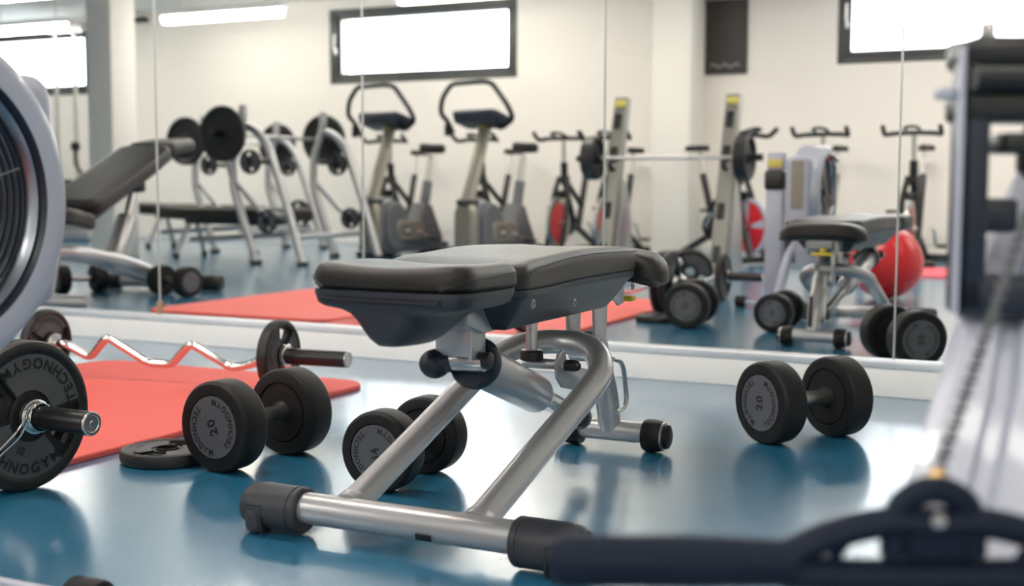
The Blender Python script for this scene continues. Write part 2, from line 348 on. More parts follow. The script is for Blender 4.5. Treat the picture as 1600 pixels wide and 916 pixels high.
# ceiling lights: tubes in view, plus unseen ones added to brighten the room
def ceiling_light(x0, x1, y, z, label, energy=16):
    L = x1 - x0; t = thing('ceiling_light', label, 'light', ((x0 + x1) / 2, y, z), 0, 'tube lights under the ceiling')
    MB().box((0, 0, 0.045), (L, 0.12, 0.05), bev=0.012).build('light_housing', M['tubewhite'], t)
    MB().cyl((-L / 2 + 0.03, 0, 0), (L / 2 - 0.03, 0, 0), 0.032, 0.008, 16).build('light_tube', M['tube'], t)
    m = MB()
    for sx in (-1, 1): m.cyl((sx * L * .35, 0, 0.07), (sx * L * .35, 0, ZC - z), 0.006, 0, 8)
    m.parts('hanger_rod', M['steel'], t)
    area_light('lamp_glow', (0, 0, -0.05), (L * .95, 0.10), energy, (1.0, 0.92, 0.81), (0, 0, 0), t)
for a in ((-8.62, -7.12, -2.55, 2.21, 'tube light over the barbell racks, seen left of the near window', 3), (-5.85, -4.45, -2.45, 2.22, 'tube light crossing the top of the middle window above bikes', 3),
          (-10.6, -9.5, -2.2, 2.16, 'tube light by the far left window, right of a similar one', 4), (-12.3, -11.2, -2.2, 2.13, 'tube light nearest the far left end of the room', 4),
          (-2.6, -1.2, 1.9, 2.26, 'added unseen tube light above the weight bench', 15), (-4.9, -3.5, 1.9, 2.26, 'added unseen tube light above the left floor mat', 12), (-1.9, -0.5, -1.2, 2.26, 'added unseen tube light above the barbell press rack', 34),  # from this row on: tubes out of view, added to light room and walls evenly
          (-4.4, -3.0, -1.2, 2.26, 'added unseen tube light between press rack and bikes', 23), (-6.9, -5.5, -1.2, 2.26, 'added unseen tube light above the bench press racks', 17), (-9.4, -8.0, -1.0, 2.26, 'added unseen tube light beyond the left square column', 24), (-0.3, 1.1, 1.2, 2.26, 'added unseen tube light above the nearest rowing machine', 3),
          (0.4, 1.8, -1.2, 2.26, 'added unseen tube light at the right end of the room', 20)):
    ceiling_light(*a)

# ------------------------------------------------------------------ floor mats
def floor_mat(x0, x1, y0, y1, m, label, rz=0.0, h=0.014):
    w, l = x1 - x0, y1 - y0
    o = MB().slab(w, l, 0.09, [(0.1, 0), (0.002, 0), (0, 0.002), (0, h - 0.003), (0.003, h), (0.1, h), (min(w, l) / 2 - .01, h)], n=8).build('exercise_mat', m)
    o.location = ((x0 + x1) / 2, (y0 + y1) / 2, 0.0); o.rotation_euler = (0, 0, rz)
    return tag(o, label, 'mat', 'foam exercise mats on the floor')
floor_mat(-2.97, -1.945, 1.15, 3.03, M['redmat'], 'red foam mat under the wavy chrome curl bar')
floor_mat(-4.03, -3.02, 1.42, 2.74, M['redmat'], 'red foam mat left of the other, nearer the left wall mirror panels')
floor_mat(-1.30, -0.55, -2.17, -1.30, M['pinkmat'], 'pink red mat in front of the rightmost spinning bike')

# ------------------------------------------------------------------ weight bench
def make_bench(loc, rz, label):
    t = thing('weight_bench', label, 'weight bench', loc, rz)
    # local frame = world axes, origin under the bench centre line (x=0), y from front bar (0) to rear
    def rad(y): return y
    FB = 0.0
    m = MB().cyl((-0.30, 0, 0.047), (0.30, 0.0, 0.047), 0.0265, seg=32); m.build('front_bar', M['silver'], t)
    lab = MB().box((0.045, -0.0262, 0.034), (0.028, 0.002, 0.010), rot=(0.25, 0, 0)); lab.build('bar_plug', M['black'], t)
    for sx in (-1, 1):
        # end cap with the rocking foot set into its lower front
        m = MB().lathe((sx * 0.195, 0, 0.042), (sx, 0, 0), [(0, 0.028), (0.0, 0.036), (0.004, 0.039), (0.012, 0.039), (0.013, 0.0375), (0.016, 0.0375), (0.017, 0.039), (0.085, 0.039), (0.105, 0.036), (0.115, 0.030), (0.118, 0.020), (0.1185, 0.004)], 40)
        cap = m.build('end_cap', M['capgrey'], t)
        m = MB().box((sx * 0.279, -0.014, 0.0245), (0.034, 0.056, 0.048), bev=0.015, seg=4); m.build('foot_pad', M['capgrey'], cap)
        m = MB().box((sx * 0.2595, -0.024, 0.026), (0.004, 0.030, 0.044), bev=0.001).box((sx * 0.276, -0.031, 0.0505), (0.036, 0.016, 0.003), bev=0.0005); m.build('foot_slot', M['shell_dark'], cap)
    # A legs and arch: one continuous bent tube
    pts = [(-0.118, 0.02, 0.055), (-0.124, 0.455, 0.205), (-0.118, 0.52, 0.236), (-0.07, 0.585, 0.262), (0.0, 0.610, 0.268), (0.07, 0.585, 0.262), (0.118, 0.52, 0.236), (0.124, 0.455, 0.205), (0.118, 0.02, 0.055)]
    P = [Vector(p) for p in pts]
    Q = [P[0], P[0].lerp(P[1], .5)] + P[1:-1] + [P[-1].lerp(P[-2], .5), P[-1]]
    MB().tube(Q, 0.0245, 22, smooth=True).build('arched_leg_tube', M['silver'], t)
    m = MB()
    for sx in (-1, 1): m.lathe((sx * 0.118, 0.012, 0.050), (0, 0.94, 0.33), [(0, 0.030), (0.018, 0.0285), (0.024, 0.025)], 22)
    m.parts('weld_collar', M['silver'], t)
    # rear bar, post, caps
    yr = 0.885
    MB().cyl((-0.095, yr, 0.040), (0.095, yr, 0.040), 0.0235, seg=28).build('rear_bar', M['silver'], t)
    for sx in (-1, 1):
        c = MB().lathe((sx * 0.075, yr, 0.036), (sx, 0, 0), [(0, 0.025), (0, 0.033), (0.006, 0.036), (0.020, 0.036), (0.038, 0.034), (0.044, 0.029)], 32).build('end_cap', M['black'] if False else M['rubber'], t)
        MB().lathe((sx * 0.116, yr, 0.036), (sx, 0, 0), [(0, 0.028), (0.002, 0.0315), (0.006, 0.0315), (0.007, 0.028)], 32).build('cap_ring', M['steel'], c)
        MB().lathe((sx * 0.1225, yr, 0.036), (sx, 0, 0), [(0, 0.027), (0.008, 0.026), (0.011, 0.020), (0.012, 0.004)], 32).build('cap_disc', M['rubber'], c)
    MB().tube([(-0.005, yr - 0.005, 0.045), (-0.005, yr - 0.035, 0.15), (-0.005, yr - 0.13, 0.262)], [0.026, 0.027, 0.024], 20, fil=0.06, flat=(0.8, 1.0)).build('rear_post', M['silver'], t)
    m = MB().tube([(-0.012, yr + 0.022, 0.075), (-0.012, yr - 0.002, 0.185)], 0.006, 10); m.build('post_slot', M['shell_dark'], t)
    m = MB().tube([(0.030, yr - 0.05, 0.09), (0.034, yr + 0.000, 0.10), (0.034, yr - 0.032, 0.20), (0.028, yr - 0.075, 0.21)], 0.0055, 10, fil=0.03); m.build('guide_loop', M['steel'], t)
    # arms from the post up to the carriage
    m = MB()
    for sx in (-1, 1): m.prism([(0.700, 0.235), (0.755, 0.205), (0.765, 0.345), (0.725, 0.372), (0.690, 0.350)], sx * 0.030 - 0.003, sx * 0.030 + 0.003, 'yz', 0.001)
    m.cyl((-0.036, 0.738, 0.238), (0.036, 0.738, 0.238), 0.026)
    m.parts('post_bracket', M['silver'], t)
    PX = -0.045
    # main beam carrying the pads
    m = MB().prism([(0.03, 0.362), (0.09, 0.344), (0.42, 0.340), (0.62, 0.350), (0.79, 0.352), (0.79, 0.392), (0.03, 0.388)], -0.036, 0.036, 'yz', 0.006)
    m.box((0.0, 0.775, 0.375), (0.09, 0.07, 0.045), bev=0.006)
    m.build('pad_beam', M['silver'], t)
    m = MB()
    for sx in (-1, 1): m.prism([(0.60, 0.372), (0.62, 0.350), (0.74, 0.352), (0.775, 0.330), (0.80, 0.335), (0.805, 0.400), (0.79, 0.412), (0.62, 0.400)], sx * 0.052 - 0.004, sx * 0.052 + 0.004, 'yz', 0.001)
    m.parts('beam_cheek', M['silver'], t)
    m = MB()
    for yy, zz in ((0.10, 0.345), (0.30, 0.330), (0.66, 0.332)): m.lathe((0.1165 + 0.079 * (0.79 - yy), yy, zz + 0.050), (1, 0, 0), [(0, 0.0075), (0.0025, 0.0075), (0.003, 0.0045), (0.0005, 0.004), (0.0005, 0.001)], 20)
    m.parts('side_bolt', M['dullsteel'], t)
    # swivel bracket under the beam with pivot bolt
    m = MB().box((0.038, 0.100, 0.343), (0.062, 0.045, 0.078), bev=0.004); m.box((0.072, 0.100, 0.340), (0.010, 0.05, 0.084), bev=0.004)
    m.build('pivot_bracket', M['silver'], t)
    m = MB().cyl((0.008, 0.092, 0.296), (0.092, 0.092, 0.299), 0.0165, 0.002).build('pivot_pin', M['steel'], t)
    MB().sphere((0.004, 0.084, 0.291), 0.0245, 24, (1.1, 1, 1)).cyl((0.010, 0.086, 0.292), (0.030, 0.09, 0.295), 0.017).build('left_knob', M['navy'], t)
    MB().cyl((0.080, 0.090, 0.301), (0.104, 0.090, 0.301), 0.014, 0.003).build('right_knob', M['black'], t)
    # damper cylinder, black collar, chrome rod
    a = Vector((0.052, 0.135, 0.289)); b = Vector((0.020, 0.440, 0.188)); d = (b - a).normalized()
    MB().cyl(a, b, 0.036, 0.008, 32).build('damper_cylinder', M['silver'], t)
    MB().lathe(a - d * 0.012, d, [(0, 0.030), (0, 0.040), (0.006, 0.044), (0.018, 0.044), (0.022, 0.038)], 36).build('cylinder_collar', M['navy'], t)
    MB().cyl(b - d * .01, b + d * 0.27, 0.0195, 0.0, 20).build('damper_rod', M['chrome'], t)
    MB().cyl(b + d * 0.26, b + d * 0.30, 0.026, 0.004, 20).build('rod_end', M['black'], t)
    # adjusting screw, pull rod with knob and link plate
    MB().cyl((0.0, 0.46, 0.268), (0.0, 0.46, 0.345), 0.011, 0, 18).build('stop_screw', M['steel'], t)
    MB().lathe((0.0, 0.46, 0.250), (0, 0, 1), [(0, 0.020), (0.002, 0.0225), (0.017, 0.0225), (0.020, 0.020)], 28).build('screw_foot', M['black'], t)
    MB().cyl((-0.02, 0.47, 0.243), (0.068, 0.47, 0.243), 0.010).build('pull_rod', M['silver'], t)
    MB().cyl((0.066, 0.47, 0.243), (0.088, 0.47, 0.243), 0.011, 0.002).sphere((0.088, 0.47, 0.243), 0.010, 16).build('rod_knob', M['black'], t)
    m = MB().prism([(0.452, 0.268), (0.440, 0.250), (0.444, 0.222), (0.470, 0.200), (0.620, 0.165), (0.640, 0.190), (0.600, 0.218), (0.490, 0.240), (0.482, 0.262), (0.468, 0.272)], 0.056, 0.062, 'yz', 0.001)
    m.build('link_plate', M['silver'], t)
    # yellow release lever under the head end
    m = MB().box((0.018, 0.862, 0.338), (0.075, 0.028, 0.012), bev=0.005, seg=3).box((0.016, 0.835, 0.350), (0.018, 0.05, 0.018), bev=0.005); m.build('release_lever', M['yellow'], t)
    # seat: shell + upholstered pad
    W1 = 0.272
    def seat_warp(x, y, z):   # dished and rising towards the front edge, tapering front corners
        u = x / (W1 / 2); k = max(0, (z - 0.400) / 0.05)
        dz = 0.010 * (u * u - 0.35) * k + (0.006 * max(0, -y / 0.13 - 0.2)) * k
        return (x * (1 - 0.03 * max(0, -y / 0.13)), y, z + dz)
    pr = rrprof(0.409, 0.447, 0.020, W1 / 2 - 0.0006, -0.002, 5)
    MB().slab(W1, 0.205, 0.045, pr, seat_warp, 8, (0, 0.070, 0), 10).build('seat_pad', M['pad'], t)
    sp = MB()
    for sx in (-1, 1):
        q = []
        for k in range(9):
            a = (0.10 + 0.90 * k / 8) * PI / 2; q.append((sx * (W1 / 2 - 0.045 + 0.0455 * math.sin(a)) * (1 - 0.008), 0.0125 - 0.0455 * math.cos(a), 0.413 + 0.020 * math.sin(a)))
        q += [(sx * (W1 / 2 + 0.0003), 0.06, 0.4345), (sx * (W1 / 2 + 0.0003), 0.10, 0.4360), (sx * (W1 / 2 + 0.0003), 0.135, 0.4365)]
        sp.tube(q, 0.0012, 6, smooth=True)
    sp.parts('seat_seam', M['stitch'], t)
    # seat shell: a tray with a pointed belly
    def shell_warp(x, y, z):
        return (x, y, z)
    def ringshell(rows, name):
        vs = []; fs = []; n = 44
        for (cy, cz, hx, hy, ex) in rows:
            for k in range(n):
                a = 2 * PI * k / n; ca, sa = math.cos(a), math.sin(a)
                vs.append((hx * math.copysign(abs(ca) ** (2 / ex), ca), cy + hy * math.copysign(abs(sa) ** (2 / ex), sa), cz))
        for j in range(len(rows) - 1):
            for k in range(n): fs.append((j * n + k, j * n + (k + 1) % n, (j + 1) * n + (k + 1) % n, (j + 1) * n + k))
        fs.append(tuple(reversed(range(n)))); fs.append(tuple((len(rows) - 1) * n + k for k in range(n)))
        return MB().add(vs, fs).build(name, M['shell'], t, 50)
    sh = ringshell([(0.040, 0.330, 0.018, 0.045, 2.2), (0.042, 0.332, 0.032, 0.060, 2.2), (0.046, 0.341, 0.045, 0.072, 2.3), (0.052, 0.354, 0.058, 0.082, 2.4), (0.058, 0.367, 0.070, 0.090, 2.5), (0.064, 0.377, 0.084, 0.094, 2.8), (0.067, 0.383, 0.100, 0.098, 3.2),
                    (0.068, 0.387, 0.122, 0.099, 4.5), (0.068, 0.392, 0.130, 0.101, 5), (0.069, 0.406, 0.1345, 0.102, 5.5), (0.069, 0.412, 0.1340, 0.1015, 5.5), (0.069, 0.413, 0.12, 0.09, 5)], 'seat_shell')
    MB().tube([(-0.102, -0.0310, 0.3990), (-0.06, -0.0330, 0.3985), (0.06, -0.0330, 0.3985), (0.098, -0.0310, 0.3990)], 0.0042, 12).build('shell_slot', M['shell_dark'], sh)
    pnt = []
    for i in range(15):
        a = PI * i / 14; pnt.append((-0.035 + 0.050 * math.cos(PI - a) + 0.01, -0.006 + 0.0 * a, 0.352 - 0.000 + 0.012 * math.sin(a)))
    # back pad: side bolsters, raised and waisted
    L2 = 0.565; W2 = 0.270; y0 = 0.160
    def back_warp(x, y, z):
        v = (y + L2 / 2) / L2; k = max(0, min(1, (z - 0.405) / 0.05))
        waist = 1 - 0.035 * math.sin(min(1, max(0, v * 2.2)) * PI) * 1.0
        u = x / (W2 / 2); rise = 0.006 * (1 - math.cos(min(1, max(0, (v - 0.15) / 0.4)) * PI)) / 2
        dz = rise + k * (0.006 * (u * u - 0.4) + 0.006 * math.sin(v * PI) - 0.010 * max(0, 0.12 - v) / 0.12)
        return (x * waist, y, z + dz)
    MB().slab(W2, L2, 0.035, rrprof(0.400, 0.449, 0.020, W2 / 2 - 0.0006, 0.003, 5), back_warp, 8, (0, y0 + L2 / 2, 0), 16).build('back_pad', M['pad'], t)
    sp = MB()
    for sx in (-1, 1):
        q = []
        for i in range(15):
            v = 0.06 + 0.90 * i / 14; p = back_warp(sx * (W2 / 2 + 0.0006), -L2 / 2 + v * L2, 0.430 + 0.010 * math.sin(min(1, v * 2.5) * PI / 2)); q.append((p[0], p[1] + y0 + L2 / 2, p[2]))
        sp.tube(q, 0.0012, 6, smooth=True)
    sp.parts('back_seam', M['stitch'], t)
    m = MB().slab(W2 - 0.004, L2 - 0.01, 0.03, [(0.055, 0.335), (0.050, 0.338), (0.030, 0.360), (0.012, 0.385), (0.003, 0.392), (0.0, 0.396), (0.0, 0.404), (0.02, 0.404), (0.12, 0.404)],
                  lambda x, y, z: (x * (1 - 0.035 * math.sin(min(1, max(0, (y + L2 / 2) / L2 * 2.2)) * PI)), y, z + (z - 0.33) / 0.07 * 0.006 * (1 - math.cos(min(1, max(0, ((y + L2 / 2) / L2 - 0.15) / 0.4)) * PI)) / 2), 6, (0, y0 + L2 / 2, 0), 14)
    m.build('back_shell', M['shell'], t)
    # head roll
    def hw(x, y, z):
        u = x / 0.165; return (x, y - 0.03 * u * u, z - 0.022 * u ** 4 - 0.004 * u * u)
    MB().slab(0.325, 0.125, 0.060, rrprof(0.398, 0.450, 0.024, 0.058, 0.004, 5), hw, 9, (0, 0.795, 0), 10).build('head_pad', M['pad'], t)
    MB().slab(0.29, 0.10, 0.045, [(0.03, 0.385), (0.004, 0.388), (0, 0.394), (0.0, 0.402), (0.03, 0.402)], hw, 6, (0, 0.79, 0), 10).build('head_plate', M['black'], t)
    def lengthen(me):      # the carriage is longer and slightly turned against the base
        for v in me.vertices:
            y = 0.79 - (0.79 - v.co.y) * 1.165; v.co = Vector((v.co.x - 0.018 + 0.079 * (0.79 - y), y, v.co.z + 0.018 * (0.79 - y)))
    for ch in t.children:
        if ch.name.split('.')[0] in ('seat_pad', 'seat_seam', 'seat_shell', 'back_pad', 'back_seam', 'back_shell'):
            lengthen(ch.data)
            for c2 in ch.children: lengthen(c2.data)
        if ch.name.split('.')[0] == 'pad_beam':
            for v in ch.data.vertices: v.co.x += 0.079 * (0.79 - v.co.y)
    return t
bench = make_bench((-1.008, 1.668, 0), 0.0, 'silver framed weight bench with black seat and back pad at the centre')

# ------------------------------------------------------------------ dumbbells
def face_rings(R):
    return [(0.0, R * .30), (0.0, R - 0.010), (0.003, R - 0.003), (0.008, R)]
def make_dumbbell(loc, ang, R, sep, number, roll, label, gap=None, grp='round black dumbbells', text=True, tilt=0):
    """loc = floor point midway between the heads, ang = heading of the handle in degrees, sep = distance between head centres"""
    t = thing('dumbbell', label, 'dumbbell', loc, math.radians(ang), grp)
    th = sep * 0.335; h = sep / 2
    m = MB().lathe((-h, 0, R), (1, 0, 0), [(0, 0.0155), (sep * .27, 0.0165), (h, 0.0175), (sep - sep * .27, 0.0165), (sep, 0.0155)], 24); m.build('handle', M['steel'], t)
    m = MB()
    for sx in (-1, 1): m.lathe((sx * (h - th / 2 - 0.012), 0, R), (sx, 0, 0), [(0, 0.0165), (0.004, 0.021), (0.014, 0.026)], 24)
    m.parts('handle_collar', M['rubber'], t)
    for sx in (-1, 1):
        o = (sx * (h - th / 2), 0, R); rf = R * 0.68
        prof = [(0.001, 0.012), (0.001, rf - 0.002), (0.0045, rf - 0.001), (0.0045, rf + 0.001), (0, rf + 0.003), (0, R - 0.010), (0.002, R - 0.004), (0.007, R - 0.0008), (0.011, R),
                (th - 0.011, R), (th - 0.006, R - 0.001), (th - 0.001, R - 0.006), (th, R - 0.012), (th, rf + 0.0025), (th - 0.003, rf + 0.001), (th - 0.003, 0.012)]
        hd = MB().lathe(o, (sx, 0, 0), prof, 56).build('dumbbell_head', M['rubber'], t)
        MB().lathe((sx * (h + th / 2 - 0.0035), 0, R), (sx, 0, 0), [(0, rf), (0.003, rf), (0.0037, rf - 0.001), (0.0037, 0.01)], 56).build('face_disc', M['rubberface'], hd)
        if text:
            a = math.radians(roll); U = Vector((0, sx * math.cos(a), math.sin(a))); V = Vector((0, -sx * math.sin(a), math.cos(a))); O = Vector((sx * (h + th / 2 + 0.0006), 0, R))
            mb = MB(); flat_text(mb, number, O, U, V, R * 0.32); mb.build('weight_number', M['letter'], hd)
            for cdeg in (90, 270):
                mb = MB(); arc_text(mb, 'TECHNOGYM', O, U, V, (sx, 0, 0), R * 0.545, cdeg, R * 0.185, gap=0.9); mb.build('face_lettering', M['letter'], hd)
    return t
make_dumbbell((-0.652, 2.846, 0), 54, 0.0935, 0.195, '20', 92, 'black dumbbell marked 20 on the open floor at the right')
make_dumbbell((-1.622, 2.085, 0), 84.5, 0.0935, 0.20, '20', 112, 'black dumbbell marked 20 beside the flat plate and red mat')
make_dumbbell((-1.254, 2.075, 0), 91, 0.0785, 0.176, '14', 104, 'black dumbbell half hidden behind the left leg of the bench')

# ------------------------------------------------------------------ weight plates and bars
def plate_mesh(mb, mg, R, T, cx=0.0, r_hub=0.235, rot=0.0, grips=2, letters=None, weight='10'):
    """three grip plate; axis along x, centred on (cx,0,0); mb black body, mg grey faces"""
    rr = [min(0.0245, 0.3 * R), r_hub * R, 0.33 * R, 0.46 * R, 0.52 * R, 0.76 * R, 0.84 * R]; n = 72
    def cell(i, k):   # half thickness, None = hole
        a = (360 * (k + .5) / n - rot) % (360 / grips); inrec = a < 56; inh = 9 < a < 47
        if i == 0: return T / 2
        if i == 1: return T * .34
        if i >= 2 and i <= 5 and inrec: return None if (i in (3, 4) and inh) else T * .22
        return T * .40
    vs = []; fs = []; G = []
    def vert(r, k, x): a = 2 * PI * k / n; vs.append((cx + x, r * math.cos(a), r * math.sin(a))); return len(vs) - 1
    H = [[cell(i, k) for k in range(n)] for i in range(len(rr) - 1)]
    for i in range(len(rr) - 1):
        for k in range(n):
            h = H[i][k]
            if h is None: continue
            for s in (1, -1):
                q = [vert(rr[i], k, s * h), vert(rr[i + 1], k, s * h), vert(rr[i + 1], k + 1, s * h), vert(rr[i], k + 1, s * h)]; fs.append(tuple(q if s > 0 else reversed(q)))
            def wall(r0, k0, r1, k1, h2):
                h2 = 0 if h2 is None else h2
                if h2 >= h: return
                if h2 == 0: fs.append((vert(r0, k0, h), vert(r1, k1, h), vert(r1, k1, -h), vert(r0, k0, -h)))
                else:
                    for s in (1, -1): fs.append((vert(r0, k0, s * h), vert(r1, k1, s * h), vert(r1, k1, s * h2), vert(r0, k0, s * h2)))
            wall(rr[i], k, rr[i], k, 9)
            wall(rr[i], k, rr[i], k + 1, H[i - 1][k] if i > 0 else None)
            wall(rr[i + 1], k, rr[i + 1], k + 1, H[i + 1][k] if i + 1 < len(H) else 9)
            wall(rr[i], k, rr[i + 1], k, H[i][(k - 1) % n]); wall(rr[i], k + 1, rr[i + 1], k + 1, H[i][(k + 1) % n])
    mb.add(vs, fs)
    e = T * .28
    mb.lathe((cx, 0, 0), (1, 0, 0), [(-T * .40, 0.82 * R), (-T / 2 + .001, 0.86 * R), (-T / 2, 0.875 * R), (-T / 2, R - e), (-T / 2 + e * .3, R - e * .3), (-T / 2 + e, R), (T / 2 - e, R), (T / 2 - e * .3, R - e * .3), (T / 2, R - e), (T / 2, 0.875 * R), (T / 2 - .001, 0.86 * R), (T * .40, 0.82 * R), (-T * .40, 0.82 * R)], 64)
    if mg is not None:      # grey painted sectors
        for s in (1, -1):
            for g in range(grips):
                a0 = rot + g * 360 / grips + 59; a1 = rot + (g + 1) * 360 / grips - 3; q = 24; vs = []; fs = []
                for j in range(q + 1):
                    a = math.radians(a0 + (a1 - a0) * j / q)
                    for r in (0.345 * R, 0.825 * R): vs.append((cx + s * (T * .40 + .0008), r * math.cos(a), r * math.sin(a)))
                for j in range(q): fs.append((2 * j, 2 * j + 1, 2 * j + 3, 2 * j + 2))
                mg.add(vs, fs)
    if letters is not None:
        for s in (1, -1):
            for g in range(grips):
                c = rot + g * 360 / grips + 118; O = (cx + s * (T * .40 + .0016), 0, 0)
                if s > 0: U, V, cc = Vector((0, 1, 0)), Vector((0, 0, 1)), c
                else: U, V, cc = Vector((0, -1, 0)), Vector((0, 0, 1)), 180 - c
                q = MB(letters[0]); letters.append(q); arc_text(q, 'TECHNOGYM', O, U, V, (s, 0, 0), 0.70 * R, cc, R * 0.20, xs=1.0)
            a = math.radians(cc); er = U * math.cos(a) + V * math.sin(a); et = -U * math.sin(a) + V * math.cos(a)
            q = MB(letters[0]); letters.append(q); flat_text(q, weight, Vector(O) + er * 0.47 * R, et, -er, R * 0.15)
def make_plate(name_parent, cx, cz, R, T, rot, weight, text=True, m1='plateblack'):
    """body, grey sectors and lettering as parts; a plain dished plate when weight is empty"""
    if not weight:
        h = T / 2; return MB().lathe((cx, 0, cz), (1, 0, 0), [(-h, 0.0265), (-h, R * .28), (-h * .5, R * .32), (-h * .45, R * .78), (-h, R * .83), (-h, R - .006), (-h + .006, R), (h - .006, R), (h, R - .006), (h, R * .83), (h * .45, R * .78), (h * .5, R * .32), (h, R * .28), (h, 0.0265), (-h, 0.0265)], 56).build('plate_body', M[m1], name_parent, 30)
    b = MB(Matrix.Translation((0, 0, cz))); g = MB(Matrix.Translation((0, 0, cz))); l = [Matrix.Translation((0, 0, cz))] if text else None
    plate_mesh(b, g, R, T, cx, rot=rot, letters=l, weight=weight)
    o = b.build('plate_body', M[m1], name_parent, 30); g.build('plate_sector', M['plategrey'], o)
    for q in (l or [0])[1:]: q.build('plate_lettering', M['letter'], o)
    return o
def plate_thing(loc, rot_e, R, T, rot, weight, label, grp, text=True):
    t = thing('weight_plate', label, 'weight plate', loc, 0, grp, rot=rot_e)
    make_plate(t, 0, 0, R, T, rot, weight, text); return t
def sleeve_parts(t, x0, x1, z, r=0.0225, s=1):
    MB().lathe((x0, 0, z), (s, 0, 0), [(0, r * .6), (0, r), (abs(x1 - x0) - .004, r), (abs(x1 - x0), r - .003)], 28).build('bar_sleeve', M['black'], t)
    e = MB().lathe((x1 - s * .001, 0, z), (s, 0, 0), [(0, r), (0.003, r), (0.0045, r - .002), (0.0045, r * .72), (0.003, r * .66), (0.003, 0.006), (0.0045, 0.005), (0.0045, .001)], 28); e.build('sleeve_end', M['steel'], t)
PG = 'weight plates in the gym'
def curl_bar(loc, ang, label, plates_r, plates_l, R, weights, rots, zig=True, text=True, clip=False, grp='curl bars on the floor'):
    """loc = right collar of the bar, bar runs to -x locally; plates are separate things threaded on the sleeves"""
    t = thing('curl_bar', label, 'barbell', loc, math.radians(ang), grp); Lb = 0.72; z = R
    dx = [0, .035, .105, .195, .305, .385, .475, .585, .655, .72]; dz = [0, 0.0, -.040, .030, -.046, -.046, .024, -.046, -.030, 0]; dy = [0, 0, .0, .0, 0, 0, 0, 0, 0, 0]
    if zig: P = [(-Lb + a * 1.0, -b * 0.5, z + b) for a, b in zip(dx, dz)]
    else: P = [(-Lb, 0, z), (0, 0, z)]
    MB().tube(P, 0.0125, 16, fil=0.022).build('bar_shaft', M['chrome'], t)
    for s, x in ((1, 0.0), (-1, -Lb)):
        MB().lathe((x, 0, z), (s, 0, 0), [(0, 0.0126), (0.0, 0.026), (0.003, 0.029), (0.010, 0.029), (0.012, 0.026)], 28).build('bar_collar', M['steel'], t)
    nr = 0.034 * len(plates_r)
    sleeve_parts(t, 0.012, 0.24, z); sleeve_parts(t, -Lb - 0.012, -Lb - 0.10, z, s=-1)
    Z = Euler((0, 0, math.radians(ang))).to_matrix()
    for k, (x, lab, rt) in enumerate(plates_r + plates_l):
        p = Vector(loc) + Z @ Vector((x, 0, z)); plate_thing(p, (0, 0, math.radians(ang)), R if x > -0.7 or loc[2] else R - 0.0145, 0.032, rt, weights, lab, PG, text)
    # chrome ring against the outer plate
    rx = max(p[0] for p in plates_r) + 0.018
    MB().lathe((rx, 0, z), (1, 0, 0), [(0, 0.0225), (0, 0.031), (0.002, 0.033), (0.010, 0.033), (0.012, 0.030), (0.012, 0.0225)], 32).build('clamp_ring', M['chrome'], t)
    if clip:
        m = MB(); q = []
        for i in range(49):
            a = 2 * PI * i / 16; q.append((rx + 0.012 + 0.0045 * i / 16, 0.0265 * math.cos(a), z + 0.0265 * math.sin(a)))
        m.tube(q, 0.0024, 8)
        m.tube([(rx + 0.02, -0.0265, z), (rx + 0.018, -0.045, z - 0.03), (rx + 0.006, -0.085, z - 0.062), (rx + 0.003, -0.092, z - 0.067), (rx - 0.004, -0.085, z - 0.060), (rx + 0.006, -0.045, z - 0.025), (rx + 0.012, -0.0265, z)], 0.0026, 8, fil=0.01)
        m.build('spring_clip', M['chrome'], t)
    return t
curl_bar((-2.105, 2.757, 0.014), 6.5, 'chrome zigzag curl bar lying across the red mat, small plate each end', [(0.030, 'small plate on the right end of the zigzag curl bar', 50)], [(-0.755, 'small plate on the left end of the zigzag curl bar', -28)], 0.100, '5', None)
curl_bar((-1.930, 1.690, 0.0), -2.0, 'barbell with spring clip and large 10 plates at the left edge', [(0.030, 'large plate marked 10 hidden behind its twin at left edge', -50), (0.068, 'large plate marked 10 facing the clip, at the left edge', -50)], [(-0.75, 'large plate on the far left end of the clipped barbell', 10)], 0.143, '10', None, clip=True)
curl_bar((-1.90, 0.815, 0.0), 0, 'curl bar with black sleeve behind the near barbell, seen in mirror', [(0.030, 'plate on the black sleeved bar seen in mirror left of rower', 20)], [(-0.75, 'plate at far end of the bar seen only in mirror', 20)], 0.118, '5', None, text=False)
plate_thing((-1.80, 2.005, 0.0145), (0, -PI / 2, 0.4), 0.098, 0.028, 140, '5', 'small black plate lying flat beside the dumbbell and red mat', PG)
plate_thing((-2.12, 0.60, 0.124), (0, 0.22, 1.25), 0.125, 0.032, 10, '10', 'black plate leaning behind the mirrored barbell sleeve', PG, text=False)

# ------------------------------------------------------------------ red exercise ball
b = MB().sphere((0, 0, 0.188), 0.188, 56)
for i in range(-4, 5):
    z = 0.188 + i * 0.036; r = math.sqrt(max(0.0, 0.188 ** 2 - (z - 0.188) ** 2)); b.lathe((0, 0, z - 0.0015), (0, 0, 1), [(0, r - .003), (0.0, r + 0.0008), (0.003, r + 0.0008), (0.003, r - .003), (0, r - .003)], 56)
bo = b.build('exercise_ball', M['red'], None, 60); bo.location = (-1.12, 0.40, 0.0); tag(bo, 'glossy red exercise ball on the floor behind the bench', 'exercise ball')

